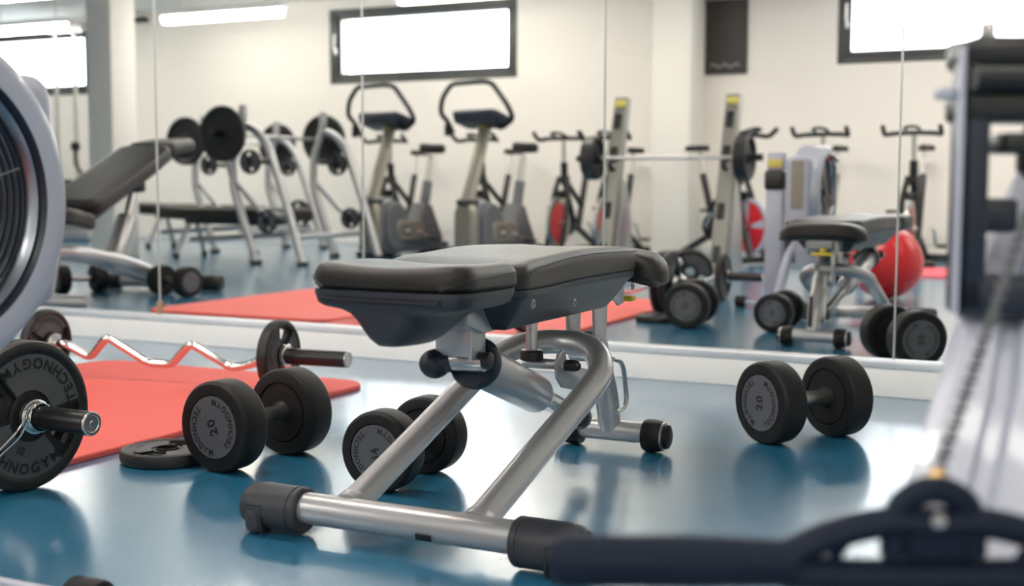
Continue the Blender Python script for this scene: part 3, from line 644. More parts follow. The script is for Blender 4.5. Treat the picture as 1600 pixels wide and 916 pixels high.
# ------------------------------------------------------------------ rowing machines
def make_rower_left():
    t = thing('rowing_machine', 'rowing machine at left edge, white ring around a black fan', 'rowing machine', (-1.288, 1.04, 0), 0)
    z = 0.560; R = 0.222
    # housing shell: thick ring, disc faces +x
    MB().lathe((0, 0, z), (1, 0, 0), [(-0.150, 0.05), (-0.150, R - 0.035), (-0.135, R - 0.008), (-0.115, R), (-0.03, R), (-0.012, R - 0.004), (-0.002, R - 0.016), (0.0, R - 0.024), (-0.002, 0.177), (-0.012, 0.171), (-0.03, 0.168), (-0.03, 0.05), (-0.150, 0.05)], 96).build('flywheel_housing', M['white'], t)
    MB().lathe((0, 0, z), (1, 0, 0), [(-0.028, 0.174), (-0.004, 0.1775), (-0.002, 0.1760), (-0.010, 0.1705), (-0.024, 0.169), (-0.028, 0.169), (-0.028, 0.174)], 96).build('inner_bezel', M['navy'], t)
    MB().lathe((0, 0, z), (1, 0, 0), [(-0.026, 0.1695), (-0.012, 0.1700), (-0.008, 0.166), (-0.016, 0.159), (-0.024, 0.157), (-0.026, 0.157), (-0.026, 0.1695)], 96).build('polished_ring', M['dullsteel'], t)
    m = MB()
    m.lathe((0, 0, z), (1, 0, 0), [(-0.05, 0.01), (-0.05, 0.158), (-0.045, 0.158), (-0.045, 0.01), (-0.05, 0.01)], 64)
    m.build('fan_back', M['black'], t)
    m = MB()
    for i in range(12):
        r = 0.028 + i * 0.0115; m.lathe((-0.018 - 0.0006 * i, 0, z), (1, 0, 0), [(-0.003, r - .0022), (0.002, r - .0022), (0.0034, r), (0.002, r + .0022), (-0.003, r + .0022), (-0.003, r - .0022)], 72)
    m.build('fan_grille', M['cage'], t)
    m = MB()
    for k in range(6):
        a = PI * k / 3 + 0.28; m.tube([(-0.014, 0, z), (-0.017, 0.150 * math.cos(a), z + 0.150 * math.sin(a))], 0.0013, 8)
    m.parts('grille_wire', M['steel'], t)
    m = MB()
    for k in range(24):
        a = 2 * PI * k / 24; c, s_ = math.cos(a), math.sin(a); m.box((-0.037, 0.085 * c, z + 0.085 * s_), (0.003, 0.09, 0.012), rot=(a, 0.0, 0.0))
    m.build('fan_blades', M['black'], t)
    MB().lathe((0, 0, z), (1, 0, 0), [(-0.045, 0.005), (-0.045, 0.03), (-0.014, 0.028), (-0.010, 0.02), (-0.010, 0.003)], 32).build('fan_hub', M['black'], t)
    # front shroud facing the mirror with perforated metal window
    m = MB().slab(0.115, 0.32, 0.035, rrprof(0, 0.050, 0.018, 0.045), c=(0, 0, 0), side=4)
    m.v = [(x - 0.098, 0.182 + zz, y + 0.570) for x, y, zz in m.v]; m.build('front_shroud', M['white'], t)
    m = MB().slab(0.058, 0.225, 0.010, [(0.02, 0), (0, 0), (0, 0.002), (0.02, 0.002)]); m.v = [(x - 0.098, 0.2325 + zz, y + 0.590) for x, y, zz in m.v]; m.build('perforated_window', M['champagne'], t)
    m = MB().box((-0.105, 0.02, 0.30), (0.09, 0.05, 0.24), bev=0.012); m.build('shroud_foot', M['white'], t)
    # front post with black band and yellow label
    m = MB().box((-0.252, 0.02, 0.33), (0.085, 0.075, 0.66), bev=0.012); m.build('front_post', M['white'], t)
    MB().box((-0.252, 0.025, 0.615), (0.098, 0.088, 0.095), bev=0.016, seg=3).build('post_band', M['black'], t)
    MB().box((-0.250, 0.02, 0.705), (0.080, 0.07, 0.085), bev=0.008).build('post_cap', M['white'], t)
    MB().box((-0.250, 0.0565, 0.695), (0.070, 0.004, 0.040), bev=0.001).build('yellow_sticker', M['label'], t)
    # feet
    MB().cyl((-0.36, 0.165, 0.022), (0.045, 0.165, 0.022), 0.013).build('front_foot', M['white'], t)
    for x0, x1 in ((0.035, 0.090), (-0.352, -0.402)): MB().cyl((x0, 0.165, 0.0285), (x1, 0.165, 0.0285), 0.0285, 0.006).build('foot_cap', M['rubber'], t)
    MB().tube([(-0.20, 0.165, 0.03), (-0.18, 0.05, 0.25), (-0.165, -0.05, 0.30)], 0.024, 12, fil=0.08).build('front_leg', M['white'], t)
    # rail, seat, foot rests, rear leg
    MB().tube([(-0.165, 0.0, 0.335), (-0.165, -1.75, 0.30)], 0.030, 4, flat=(1.3, 0.8)).build('monorail', M['steel'], t)
    MB().slab(0.28, 0.22, 0.07, rrprof(0, 0.045, 0.018, 0.09, -0.006), c=(-0.165, -1.15, 0.352)).build('seat', M['black'], t)
    MB().box((-0.165, -1.72, 0.15), (0.05, 0.04, 0.26), bev=0.006).build('rear_leg', M['white'], t)
    MB().cyl((-0.33, -1.72, 0.022), (0.0, -1.72, 0.022), 0.022, 0.005).build('rear_foot', M['rubber'], t)
    for sx in (-1, 1): MB().box((-0.165 + sx * 0.105, -0.34, 0.30), (0.10, 0.03, 0.28), rot=(-0.75, 0, 0), bev=0.012).build('foot_rest', M['black'], t)
    # chain hanging on the fan side
    m = MB()
    for i in range(26): m.box((0.022, -0.045, z + 0.145 - i * 0.0125), (0.006 if i % 2 else 0.010, 0.010, 0.009), bev=0.0015)
    m.build('drive_chain', M['steel'], t)
    MB().tube([(0.0, -0.06, z + 0.165), (0.030, -0.045, z + 0.165), (0.022, -0.045, z + 0.14)], 0.010, 10, fil=0.015).build('chain_guide', M['chrome'], t)
    return t
make_rower_left()

def make_rower_near():
    t = thing('rowing_machine', 'rowing machine closest to camera at the right edge, white rail and black handle', 'rowing machine', (-0.13, 1.0, 0), 0)
    O = Vector((-0.13, 1.0, 0)); f = Vector((-0.443, 0.897, 0)); r = Vector((0.897, 0.443, 0)); A = math.atan2(r.y, r.x)
    Rz = Matrix.Rotation(A, 4, 'Z')
    def wp(x, y, z): return Vector((x, y, z)) - O
    # black upright frame: a thick rectangular yoke with a ribbed top box
    c0 = wp(-0.129, 1.124, 0); F = Matrix.Translation(c0) @ Rz
    m = MB(F); m.box((0.0125, 0.015, 0.585), (0.020, 0.05, 0.225), bev=0.006); m.box((0.125, 0.015, 0.585), (0.020, 0.05, 0.225), bev=0.006)
    m.box((0.07, 0.015, 0.487), (0.135, 0.05, 0.034), bev=0.006)
    m.build('black_frame', M['navy'], t)
    m = MB(F); m.box((0.07, 0.02, 0.694), (0.137, 0.075, 0.026), bev=0.008); m.tube([(0.0015, -0.018, 0.671), (0.138, -0.018, 0.671)], 0.0115, 14); m.box((0.07, 0.02, 0.650), (0.138, 0.065, 0.028), bev=0.006)
    m.build('frame_top', M['black'], t)
    MB(F).box((0.017, -0.005, 0.711), (0.010, 0.016, 0.016), bev=0.003).build('top_screw', M['steel'], t)
    MB(F).box((-0.0025, -0.002, 0.585), (0.0045, 0.012, 0.225), bev=0.0015).build('side_panel', M['white'], t)
    MB(F).box((-0.009, 0.014, 0.660), (0.020, 0.014, 0.010), bev=0.003).build('side_catch', M['white'], t)
    m = MB(F); m.box((0.052, 0.02, 0.618), (0.030, 0.04, 0.018), bev=0.004); m.box((0.094, 0.025, 0.612), (0.050, 0.05, 0.050), bev=0.006); m.box((0.060, 0.01, 0.607), (0.014, 0.02, 0.03), bev=0.004)
    m.build('monitor_bracket', M['black'], t)
    MB(F).box((0.040, 0.03, 0.556), (0.036, 0.03, 0.030), bev=0.005).build('cross_stop', M['navy'], t)
    # slanting white body beam from the flywheel down to the floor, with a raised centre rib
    T = [(-0.064, 1.385, 0.645, 0.012), (-0.082, 1.290, 0.585, 0.022), (-0.085, 1.200, 0.490, 0.047), (-0.083, 1.10, 0.405, 0.062), (-0.090, 0.995, 0.325, 0.066), (-0.105, 0.86, 0.215, 0.068), (-0.135, 0.64, 0.05, 0.070)]
    vs = []; fs = []
    for (x, y, z, hw) in T:
        c = wp(x, y, z); n = Vector((0.35 * f.x, 0.35 * f.y, -0.0)) ; up = Vector((-f.x * 0.62, -f.y * 0.62, 0.78))
        for a, h in ((-1, -0.03), (-1, 0.0), (-0.80, 0.010), (-0.30, 0.010), (-0.20, 0.0), (0.0, 0.0), (0.10, 0.012), (0.80, 0.012), (1, 0.0), (1, -0.03)): vs.append(c + r * a * hw + up * h)
    K = 10
    for j in range(len(T) - 1):
        for k in range(K): fs.append((j * K + k, j * K + (k + 1) % K, (j + 1) * K + (k + 1) % K, (j + 1) * K + k))
    fs.append(tuple(range(K))); fs.append(tuple(reversed(range((len(T) - 1) * K, len(T) * K))))
    MB().add(vs, fs).build('body_beam', M['white'], t)
    c = wp(-0.140, 0.64, 0.03); MB(Matrix.Translation(c) @ Rz).box((0, 0, 0), (0.30, 0.05, 0.06), bev=0.012).build('floor_foot', M['rubber'], t)
    # dark drive cover behind the top of the beam
    MB(F).box((0.122, 0.06, 0.560), (0.050, 0.05, 0.12), rot=(0.35, 0, 0.0), bev=0.012).build('drive_cover', M['black'], t)
    MB(F).lathe((0.38, 0.18, 0.56), (0, 1, 0), [(-0.03, 0.02), (-0.03, 0.145), (-0.02, 0.155), (0.05, 0.155), (0.06, 0.14), (0.06, 0.02)], 48).build('flywheel_housing', M['greyp'], t)
    MB(F).box((0.24, 0.14, 0.24), (0.05, 0.05, 0.48), bev=0.01).build('rear_support', M['greyp'], t)
    MB(F).box((0.24, 0.14, 0.015), (0.30, 0.05, 0.03), bev=0.008).build('rear_foot', M['rubber'], t)
    # chain
    a = wp(-0.072, 1.100, 0.565); b = wp(-0.110, 0.888, 0.383); n = 40; m = MB(); d = (b - a)
    for i in range(n):
        p = a + d * ((i + .5) / n); el = math.atan2(-d.z, (d.xy).length)
        m.box(p, (0.0085 if i % 2 else 0.0050, 0.0066, 0.0044), rot=(-el * 0 , 0, A), bev=0.0008)
    m.build('drive_chain', M['greyp'], t)
    q = b - d.normalized() * 0.002; MB().cyl(q - d.normalized() * 0.0, q + d.normalized() * 0.022, 0.0055, 0.001, 16, 0.0075).build('brass_swivel', M['brass'], t)
    # handle: two long rubber grips, curved web and central yoke
    hc = wp(-0.107, 0.849, 0.347); H = Matrix.Translation(hc) @ Rz
    for sx in (-1, 1):
        MB(H).tube([(sx * 0.092, 0, -0.016), (sx * 0.16, 0, -0.015), (sx * 0.245, 0, -0.015)], [0.0155, 0.0175, 0.0175], 22).sphere((sx * 0.245, 0, -0.015), 0.0175, 22, (0.6, 1, 1)).build('rubber_grip', M['grip'], t)
    m = MB(H)
    m.tube([(-0.100, 0, -0.012), (-0.065, 0, 0.004), (-0.03, 0, 0.012), (0, 0, 0.010), (0.03, 0, 0.012), (0.065, 0, 0.004), (0.100, 0, -0.012)], 0.0095, 12, smooth=True, flat=(1.1, 1.3))
    m.tube([(-0.100, 0, -0.022), (-0.05, 0, -0.024), (0, 0, -0.025), (0.05, 0, -0.024), (0.100, 0, -0.022)], 0.0115, 12, smooth=True, flat=(1.0, 1.2))
    for x in (-0.062, -0.026, 0.026, 0.062): m.tube([(x - 0.012, 0, -0.024), (x + 0.010, 0, 0.006)], 0.004, 8)
    m.build('handle_web', M['grip'], t)
    m = MB(H).tube([(-0.026, 0, -0.01), (-0.024, 0, 0.018), (-0.014, 0, 0.030), (0, 0, 0.034), (0.014, 0, 0.030), (0.024, 0, 0.018), (0.026, 0, -0.01)], 0.0095, 12, smooth=True); m.box((0, 0, 0.004), (0.040, 0.020, 0.034), bev=0.004)
    m.build('handle_yoke', M['grip'], t)
    MB(H).cyl((0, -0.0118, 0.015), (0, 0.012, 0.015), 0.005, 0.001, 16).build('yoke_bolt', M['steel'], t)
    return t
make_rower_near()

# ------------------------------------------------------------------ upright exercise bikes (heading +x in the local frame)
def make_exercise_bike(loc, rz, label):
    t = thing('exercise_bike', label, 'exercise bike', loc, rz, 'upright exercise bikes')
    o = [(-0.42, 0.05), (-0.44, 0.16), (-0.36, 0.30), (-0.30, 0.42), (-0.22, 0.44), (-0.14, 0.30), (-0.05, 0.24), (0.02, 0.34), (0.10, 0.44), (0.22, 0.47), (0.34, 0.44), (0.41, 0.34), (0.42, 0.20), (0.38, 0.08), (0.28, 0.03), (-0.30, 0.03)]
    MB().prism(o, -0.085, 0.085, 'xz', 0.022).build('body_shell', M['greyp'], t)

    m = MB().slab(0.21, 0.42, 0.09, rrprof(0, 0.075, 0.045, 0.10)); m.v = [(0.37 + z, x, y + 0.245) for x, y, z in m.v]; m.build('front_shroud', M['champagne'], t)
    m = MB().slab(0.17, 0.13, 0.03, rrprof(0, 0.05, 0.02, 0.05)); m.v = [(x + 0.38, y, z + 0.43) for x, y, z in m.v]; m.build('mast_collar', M['capgrey'], t)
    for s in (-1, 1):
        m = MB().slab(0.26, 0.40, 0.13, rrprof(0, 0.028, 0.018, 0.11), n=8); m.v = [(x + 0.19, s * (0.085 + z), y + 0.245) for x, y, z in m.v]; m.build('side_disc', M['greyp'], t)
        m = MB().slab(0.34, 0.17, 0.05, rrprof(0, 0.020, 0.012, 0.07)); m.v = [(x + 0.03, s * (0.105 + z), y + 0.215) for x, y, z in m.v]; c = m.build('side_cover', M['champagne'], t)
        m = MB().slab(0.10, 0.065, 0.032, rrprof(0, 0.006, 0.003, 0.025)); m.v = [(x + 0.08, s * (0.122 + z), y + 0.215) for x, y, z in m.v]; m.build('oval_badge', M['navy'], c)
        m = MB().slab(0.07, 0.030, 0.015, rrprof(0, 0.003, 0.001, 0.010)); m.v = [(x + 0.08, s * (0.127 + z), y + 0.215) for x, y, z in m.v]; m.build('badge_plate', M['alu'], c)
        MB().tube([(-0.06, s * 0.12, 0.20), (-0.06, s * 0.145, 0.20), (-0.06 + s * 0.13, s * 0.15, 0.20 + s * 0.06), ], 0.012, 10, fil=0.01).build('crank_arm', M['steel'], t)
        MB().box((-0.06 + s * 0.13, s * 0.20, 0.20 + s * 0.06), (0.10, 0.09, 0.025), bev=0.008).build('pedal', M['black'], t)
    MB().tube([(0.40, 0, 0.42), (0.24, 0, 0.80), (0.15, 0, 1.05)], [0.060, 0.052, 0.048], 18, flat=(0.75, 1.1)).build('console_mast', M['champagne'], t)
    MB().box((0.195, 0, 1.06), (0.05, 0.06, 0.04), bev=0.008).build('mast_label', M['label'], t)
    m = MB().slab(0.24, 0.42, 0.03, [(0.06, -0.085), (0.02, -0.08), (0.0, -0.02), (0, 0.0), (0.004, 0.012), (0.02, 0.018), (0.09, 0.018)]); Rr = Euler((0, -0.25, 0)).to_matrix()
    m.v = [tuple(Rr @ Vector(p) + Vector((0.20, 0, 1.135))) for p in m.v]; m.build('console', M['navy'], t)
    m = MB().box((0, 0, 0.0185), (0.19, 0.36, 0.004), bev=0.001); m.v = [tuple(Rr @ Vector(p) + Vector((0.20, 0, 1.135))) for p in m.v]; m.build('console_screen', M['greyp'], t)
    q = [(0.24, -0.21, 1.00), (0.27, -0.235, 1.10), (0.31, -0.27, 1.16), (0.34, -0.235, 1.28), (0.36, -0.15, 1.385), (0.36, 0.10, 1.39), (0.36, 0.16, 1.375), (0.33, 0.26, 1.20), (0.28, 0.275, 1.10), (0.24, 0.16, 1.03), (0.22, 0.10, 1.06)]
    MB().tube([(q_[0] - 0.06, -q_[1] * 1.28 + 0.03, q_[2]) for q_ in q], 0.020, 12, fil=0.05).build('handlebar', M['black'], t)
    MB().box((0.215, 0.33, 1.03), (0.035, 0.045, 0.10), bev=0.01).build('grip_sensor', M['black'], t)
    MB().tube([(-0.30, 0, 0.42), (-0.38, 0, 0.84)], [0.032, 0.024], 14).build('seat_post', M['steel'], t)
    MB().tube([(-0.28, 0, 0.38), (-0.335, 0, 0.62)], 0.042, 14).build('seat_tube', M['greyp'], t)
    def sw(x, y, z): k = (x + 0.13) / 0.26; return (x, y * (1.0 - 0.62 * max(0, min(1, k))), z + 0.012 * (2 * k - 1) ** 2)
    MB().slab(0.26, 0.23, 0.09, rrprof(0, 0.080, 0.035, 0.09, -0.004), sw, 6, (-0.375, 0, 0.855), 5).build('saddle', M['black'], t)
    for x, w in ((-0.40, 0.15), (0.34, 0.20)): MB().cyl((x, -w, 0.022), (x, w, 0.022), 0.022, 0.004).build('floor_foot', M['black'], t)
    return t
make_exercise_bike((-5.43, -1.85, 0), math.radians(99), 'upright exercise bike next to the barbell racks, left of the pair')
make_exercise_bike((-4.56, -1.87, 0), math.radians(99), 'upright exercise bike under the window, right of the pair')

# ------------------------------------------------------------------ spinning bikes
def make_spin_bike(loc, rz, label, wheel='redp', disc=False):
    t = thing('spinning_bike', label, 'exercise bike', loc, rz, 'spinning bikes along the rear wall')
    B = M['black']
    for x in (-0.50, 0.46): MB().cyl((x, -0.20, 0.035), (x, 0.20, 0.035), 0.026, 0.004).build('floor_bar', B, t)
    MB().tube([(-0.50, 0, 0.04), (-0.12, 0, 0.20), (0.10, 0, 0.26)], 0.026, 12, fil=0.05).tube([(-0.05, 0, 0.22), (-0.22, 0, 0.68)], 0.028, 12).tube([(-0.12, 0, 0.42), (0.26, 0, 0.66)], 0.024, 12).tube([(0.02, 0, 0.26), (0.25, 0, 0.64)], 0.024, 12).build('main_frame', B, t)
    for s in (-1, 1): MB().tube([(0.26, s * 0.035, 0.66), (0.31, s * 0.065, 0.50), (0.36, s * 0.065, 0.28), (0.46, s * 0.065, 0.04)], 0.022, 10, fil=0.04).build('fork_leg', B, t)
    MB().cyl((0.235, 0, 0.60), (0.25, 0, 0.78), 0.030).build('head_tube', B, t)
    MB().tube([(0.25, 0, 0.74), (0.26, 0, 0.96)], 0.017, 10).build('bar_stem', M['steel'], t)
    MB().tube([(0.42, -0.20, 1.02), (0.33, -0.20, 0.96), (0.26, -0.16, 0.975), (0.25, 0, 0.98), (0.26, 0.16, 0.975), (0.33, 0.20, 0.96), (0.42, 0.20, 1.02)], 0.018, 10, fil=0.04).build('handlebar', B, t)
    MB().tube([(0.26, -0.05, 0.98), (0.42, -0.05, 1.01), (0.44, 0.0, 1.02), (0.42, 0.05, 1.01), (0.26, 0.05, 0.98)], 0.012, 10, fil=0.03).build('aero_bar', B, t)
    w = MB().lathe((0.36, -0.011, 0.28), (0, 1, 0), [(0, 0.17), (0, 0.215), (0.022, 0.215), (0.022, 0.17), (0, 0.17)], 48).build('flywheel', M['steel'] if not disc else M['redp'], t)
    if disc:
        m = MB()
        MB().lathe((0.36, -0.013, 0.28), (0, 1, 0), [(0, 0.03), (0, 0.165), (0.026, 0.165), (0.026, 0.03), (0, 0.03)], 48).build('wheel_disc', M['redp'], w)
        for k in range(4):
            a = k * PI / 2 + 0.15
            for s in (-1, 1):
                vs = [(0.36 + rr * math.cos(a + da), s * 0.0145, 0.28 + rr * math.sin(a + da)) for rr, da in ((0.04, -0.25), (0.17, -0.20), (0.19, 0.0), (0.17, 0.20), (0.04, 0.25))]
                m.add(vs, [(0, 1, 2, 3, 4)])
        m.lathe((0.36, -0.0145, 0.28), (0, 1, 0), [(0, 0.19), (0, 0.216), (0.029, 0.216), (0.029, 0.19), (0, 0.19)], 48)
        m.build('wheel_spokes', M['white'], w)
    else:
        MB().lathe((0.36, -0.008, 0.28), (0, 1, 0), [(0, 0.03), (0, 0.172), (0.016, 0.172), (0.016, 0.03), (0, 0.03)], 40).build('wheel_disc', M[wheel], w)
    MB().cyl((0.36, -0.07, 0.28), (0.36, 0.07, 0.28), 0.022).build('wheel_hub', M['steel'], t)
    MB().box((0.30, 0, 0.515), (0.09, 0.07, 0.07), bev=0.015).build('brake_block', B, t)
    MB().lathe((-0.02, 0.05, 0.27), (0, 1, 0), [(0, 0.02), (0, 0.10), (0.02, 0.105), (0.035, 0.09), (0.035, 0.02), (0, 0.02)], 32).build('chain_guard', B, t)
    for s in (-1, 1):
        MB().tube([(-0.02, s * 0.09, 0.27), (-0.02, s * 0.12, 0.27), (-0.02 + s * 0.09, s * 0.125, 0.27 + s * 0.13)], 0.011, 8, fil=0.01).build('crank_arm', M['steel'], t)
        MB().box((-0.02 + s * 0.09, s * 0.175, 0.27 + s * 0.13), (0.09, 0.08, 0.024), bev=0.006).build('pedal', B, t)
    MB().cyl((-0.20, 0, 0.62), (-0.262, 0, 0.86), 0.016).build('seat_post', M['steel'], t)
    MB().slab(0.26, 0.17, 0.07, rrprof(0, 0.045, 0.022, 0.06, -0.004), lambda x, y, z: (x, y * (1.0 - 0.75 * max(0, min(1, (x + 0.13) / 0.2))), z), 6, (-0.28, 0, 0.865), 5).build('saddle', M['black'], t)
    return t
for x, y, a, lab, d in ((-5.92, -2.68, 86, 'spinning bike behind the left exercise bike', 0), (-4.98, -2.69, 93, 'spinning bike behind the mast of the right exercise bike', 0), (-4.22, -2.69, 90, 'spinning bike between right exercise bike and left barbell post', 0),
                     (-3.79, -2.65, 90, 'spinning bike half hidden by the square white column', 0), (-2.86, -2.38, 35, 'spinning bike with red and white wheel turned sideways', 1), (-2.08, -2.69, 90, 'spinning bike behind the white fan housing', 0), (-1.42, -2.69, 90, 'rightmost spinning bike, by the pink mat', 0)):
    make_spin_bike((x, y, 0), math.radians(a), lab, disc=bool(d))

# ------------------------------------------------------------------ barbells and racks
def make_barbell(loc, rz, half, R, label, grp='loaded barbells on racks', plabel=None, side_plates=(0.0,), T=0.05, txt=False):
    """loc = centre of the shaft; shaft runs along local x; one or more plates each side are separate things"""
    t = thing('barbell', label, 'barbell', loc, rz, grp)
    MB().cyl((-half, 0, 0), (half, 0, 0), 0.0135, 0, 16).build('bar_shaft', M['steel'], t)
    for s in (-1, 1):
        MB().lathe((s * half, 0, 0), (s, 0, 0), [(0, 0.014), (0, 0.032), (0.02, 0.032), (0.02, 0.0245), (0.18, 0.0245), (0.185, 0.02)], 24).build('bar_sleeve', M['black'], t)
    Z = Euler((0, 0, rz)).to_matrix(); k = 0
    for s in (-1, 1):
        for j, dx in enumerate(side_plates):
            r = R if j == 0 else R * 0.86
            p = Vector(loc) + Z @ Vector((s * (half + 0.02 + T / 2 + dx), 0, 0)); plate_thing(p, (0, 0, rz), r, T, 30 + 40 * j + 20 * s, '', plabel[k], 'plates on the rack barbells', text=False); k += 1
    return t
def make_bench_rack(loc, label, bl, pl, sp):
    """flat bench press station: bench runs to -x, uprights at x=0, bar along y"""
    t = thing('bench_press_rack', label, 'weight rack', loc, 0, 'bench press stations')
    for s in (-1, 1):
        y = s * 0.51
        MB().tube([(-0.10, y, 1.17), (-0.10, y, 1.05), (-0.20, y, 0.78), (-0.20, y, 0.56), (0.0, y, 0.02)], 0.038, 14, fil=0.05, flat=(1.0, 0.8)).build('upright', M['silver'], t)
        MB().tube([(-0.12, y, 1.02), (0.00, y, 1.00), (0.12, y, 0.88), (0.28, y, 0.45), (0.42, y, 0.02)], 0.032, 14, fil=0.09).build('rear_stay', M['silver'], t)
        MB().tube([(-0.17, y, 0.60), (0.06, y, 0.38), (0.26, y, 0.36)], 0.022, 12, fil=0.04).build('side_brace', M['silver'], t)
        for x in (0.0, 0.42): MB().box((x, y, 0.015), (0.075, 0.06, 0.03), bev=0.008).build('rubber_foot', M['black'], t)
        MB().tube([(-0.13, y, 0.90), (-0.185, y, 0.90), (-0.225, y, 0.935)], 0.014, 8, fil=0.02).build('bar_hook', M['black'], t)
        MB().cyl((0.11, y - 0.10, 0.75), (0.11, y + 0.20, 0.75), 0.017).build('storage_peg', M['black'], t)
        MB().cyl((0.22, y - 0.10, 0.32), (0.22, y + 0.16, 0.32), 0.017).build('storage_peg', M['black'], t)
    MB().cyl((0.27, -0.51, 0.20), (0.27, 0.51, 0.20), 0.022).build('cross_bar', M['silver'], t)
    MB().tube([(0.22, 0, 0.22), (-1.05, 0, 0.14)], 0.024, 12).build('bench_rail', M['silver'], t)
    for s in (-1, 1):
        MB().tube([(-1.02, s * 0.03, 0.31), (-1.06, s * 0.17, 0.03)], 0.020, 12).build('bench_leg', M['silver'], t)
        MB().cyl((-1.06, s * 0.17, 0.0), (-1.06, s * 0.17, 0.04), 0.026).build('leg_foot', M['black'], t)
    def pw(x, y, z): k = max(0, (-x - 0.45) / 0.3); return (x, y * (1 - 0.35 * k), z + 0.02 * k)
    MB().slab(1.42, 0.30, 0.06, rrprof(0, 0.10, 0.03, 0.13, 0.0), pw, 6, (-0.64, 0, 0.305), 10).build('bench_pad', M['pad'], t)
    MB().box((-0.6, 0, 0.295), (0.9, 0.16, 0.05), bev=0.006).build('pad_plate', M['navy'], t)
    x, y, z = loc
    make_barbell((x - 0.185, y, z + 0.955), PI / 2, 0.60, 0.205, bl, plabel=pl, T=0.04)
    for dx, dy, dz, R, lab in sp: plate_thing((x + dx, y + dy, z + dz), (0, 0, PI / 2), R, 0.035, 50, '5', lab, 'small plates stored on rack pegs', text=False)
    return t
make_bench_rack((-5.77, -0.84, 0), 'bench press rack with long dark pad, nearer the mirror', 'barbell held on the nearer bench press rack', ['large plate at the wall end of the nearer rack barbell', 'large plate at the mirror end of the nearer rack barbell'],
    [(0.11, 0.70, 0.75, 0.09, 'small plate on upper peg facing the mirror, nearer rack'), (0.11, -0.40, 0.75, 0.09, 'small plate on the upper inner peg of the nearer rack'), (0.22, 0.66, 0.32, 0.085, 'small plate on lower outer peg of the nearer rack'), (0.22, -0.41, 0.32, 0.085, 'small plate on lower inner peg of the nearer rack')])
make_bench_rack((-7.05, -1.92, 0), 'bench press rack further back, close to the square column', 'barbell held on the further bench press rack', ['plate at the wall end of the further rack barbell', 'plate at the mirror end of the further rack barbell'],
    [(0.11, 0.70, 0.75, 0.085, 'small plate on upper peg facing the mirror, further rack'), (0.11, -0.40, 0.75, 0.085, 'small plate on the upper inner peg of the further rack'), (0.22, -0.41, 0.32, 0.13, 'medium plate on low peg of the further rack')])

def make_press_stand(loc, rz):
    t = thing('barbell_stand', 'barbell stand with two tall perforated silver posts', 'weight rack', loc, rz)
    for s in (-1, 1):
        x = s * 0.40
        o = MB().prism([(0.17, 0.02), (0.27, 0.02), (-0.07, 1.20), (-0.13, 1.19)], x - 0.05, x + 0.05, 'yz', 0.006).build('slotted_post', M['post'], t)
        for zz in (1.03, 0.80, 0.42, 0.14): MB().box((x - 0.005, 0.275 - 0.29 * zz, zz), (0.05, 0.045, 0.11), rot=(0.28, 0, 0), bev=0.008).build('hook_plate', M['black'], o)
        MB().box((x, -0.055, 1.155), (0.08, 0.012, 0.05), rot=(0.28, 0, 0), bev=0.003).build('yellow_label', M['label'], o)
        MB().prism([(-0.02, 0.64), (-0.08, 0.60), (-0.17, 0.40), (-0.22, 0.02), (0.10, 0.02)], x - 0.045, x + 0.045, 'yz', 0.01).build('rear_fin', M['silver'], t)
        MB().tube([(x, 0.05, 0.70), (x, 0.12, 0.70), (x, 0.13, 0.745)], 0.015, 8, fil=0.02).build('bar_hook', M['black'], t)
        MB().box((x, -0.12, 0.018), (0.09, 0.50, 0.036), bev=0.01).build('base_foot', M['silver'], t)
    MB().cyl((-0.40, -0.22, 0.06), (0.40, -0.22, 0.06), 0.025).build('cross_bar', M['silver'], t)
    return t
make_press_stand((-2.80, -1.05, 0), 0)
make_barbell((-2.81, -0.97, 0.775), 0, 0.475, 0.150, 'long barbell resting across two tall silver posts', plabel=['stacked plate at left end of barbell on silver posts', 'stacked plate at right end of barbell on silver posts'], T=0.085)

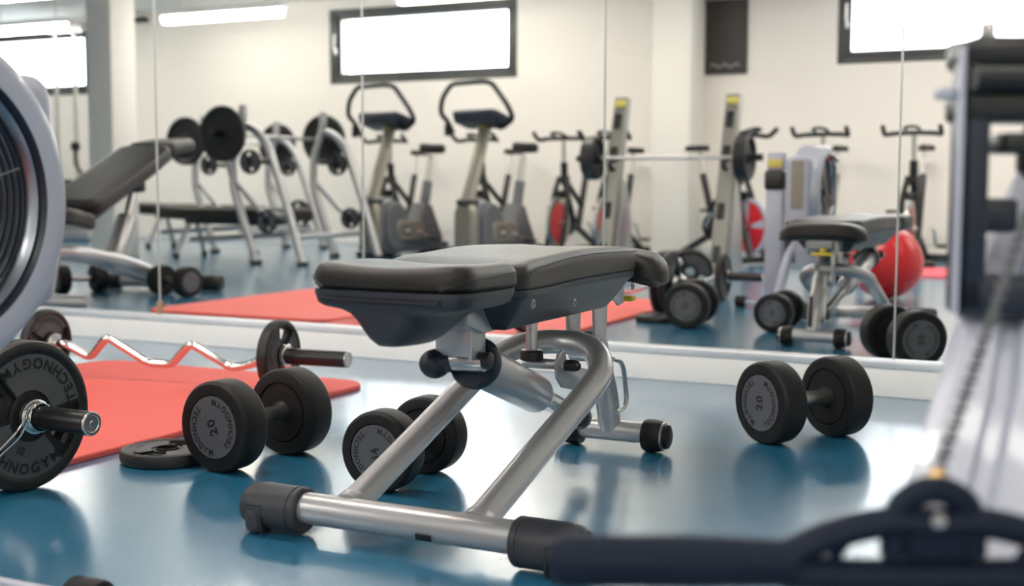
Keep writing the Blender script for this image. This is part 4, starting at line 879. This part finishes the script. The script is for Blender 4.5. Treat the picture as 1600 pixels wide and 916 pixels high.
# ------------------------------------------------------------------ incline bench seen in the left mirror panels
def make_incline_bench(loc, rz):
    t = thing('incline_bench', 'silver incline bench with steeply raised black pad, left of the racks', 'weight bench', loc, rz)
    # local: x from the low seat end to the raised head end
    MB().cyl((0.62, -0.30, 0.045), (0.62, 0.30, 0.045), 0.030).build('front_bar', M['silver'], t)
    for s in (-1, 1):
        MB().cyl((0.62, s * 0.24, 0.045), (0.62, s * 0.36, 0.045), 0.044, 0.006).build('end_cap', M['black'], t)
        MB().tube([(0.62, s * 0.065, 0.06), (0.05, s * 0.070, 0.20), (-0.35, s * 0.055, 0.26), (-0.45, 0, 0.27)], 0.034, 14, fil=0.1).build('base_tube', M['silver'], t)
    MB().cyl((-0.50, -0.22, 0.04), (-0.50, 0.22, 0.04), 0.030).build('rear_bar', M['silver'], t)
    MB().tube([(-0.50, 0, 0.05), (-0.42, 0, 0.28)], 0.032, 12).build('rear_post', M['silver'], t)
    MB().cyl((0.10, 0, 0.18), (0.26, 0, 0.41), 0.050, 0.006).build('lift_cylinder', M['silver'], t)
    MB().cyl((0.26, 0, 0.41), (0.34, 0, 0.56), 0.022).build('lift_rod', M['steel'], t)
    MB().box((0.35, 0, 0.575), (0.09, 0.09, 0.07), bev=0.015).build('rod_clamp', M['black'], t)
    def rotpart(mb, a, ox, oz): R = Euler((0, -a, 0)).to_matrix(); mb.v = [tuple(R @ Vector(p) + Vector((ox, 0, oz))) for p in mb.v]; return mb
    rotpart(MB().slab(0.86, 0.30, 0.06, rrprof(0, 0.085, 0.03, 0.12), None, 6, (0.43, 0, 0), 5), 0.36, -0.28, 0.42).build('back_pad', M['pad'], t)
    rotpart(MB().box((0.42, 0, -0.012), (0.78, 0.20, 0.05), bev=0.015), 0.36, -0.28, 0.42).build('pad_shell', M['shell'], t)
    rotpart(MB().slab(0.34, 0.27, 0.06, rrprof(0, 0.07, 0.03, 0.11), None, 6, (0.17, 0, 0), 4), 0.12, 0.50, 0.735).build('head_pad', M['pad'], t)
    rotpart(MB().slab(0.30, 0.32, 0.07, rrprof(0, 0.08, 0.03, 0.12), None, 6, (-0.15, 0, 0), 4), -0.15, -0.28, 0.36).build('seat_pad', M['pad'], t)
    return t
make_incline_bench((-4.635, 2.37, 0), math.radians(-104.5))
make_dumbbell((-4.465, 2.03, 0), 10, 0.080, 0.205, '14', 0, 'dumbbell at foot of the incline bench, beside the mirror seam', text=False)
make_dumbbell((-5.04, 2.12, 0), -66, 0.078, 0.20, '14', 0, 'dumbbell under the tubes of the incline bench', text=False)

# ------------------------------------------------------------------ pulley station at the far left, dark board on the rear wall
def make_pulley(loc):
    t = thing('pulley_station', 'tall pulley station with thin chrome rods at the far left', 'cable machine', loc, 0)
    MB().box((0, 0, 0.06), (0.9, 0.6, 0.10), bev=0.02).build('base_frame', M['silver'], t)
    for x in (-0.25, 0.02): MB().cyl((x, 0, 0.1), (x, 0, 2.2), 0.022).build('guide_rod', M['steel'], t)
    m = MB()
    for i in range(9): m.box((-0.11, 0, 0.17 + i * 0.055), (0.34, 0.16, 0.05), bev=0.006)
    m.build('weight_stack', M['black'], t)
    MB().box((-0.1, 0, 2.22), (0.6, 0.2, 0.06), bev=0.01).build('top_beam', M['silver'], t)
    MB().tube([(0.10, 0.1, 0.98), (0.12, 0.12, 0.80), (0.30, 0.2, 0.68), (0.42, 0.25, 0.60)], 0.02, 10, smooth=True).build('pulley_arm', M['black'], t)
    MB().lathe((0.10, 0.1, 0.98), (0, 1, 0), [(-0.02, 0.01), (-0.02, 0.05), (0.02, 0.05), (0.02, 0.01)], 24).build('pulley_wheel', M['black'], t)
    return t
make_pulley((-10.0, -2.75, 0))
m = MB().box((-3.09, YB + 0.02, 1.84), (0.36, 0.03, 0.62), bev=0.004); bd = tag(m.build('notice_board', M['board']), 'dark upright board on the rear wall beside the column', 'board')
m = MB(); m.tube([(-3.22 + 0.011 * i, YB + 0.037, 1.60 + 0.010 * math.sin(i * 1.9) + 0.012 * math.sin(i * 0.7)) for i in range(24)], 0.004, 6, smooth=True); m.build('white_scrawl', M['chalk'], bd)
m = MB().box((-9.50, YB + 0.05, 2.33), (0.16, 0.10, 0.05), bev=0.01); tag(m.build('wall_bracket', M['black']), 'small dark bracket high on the rear wall, left of first tube light', 'bracket')
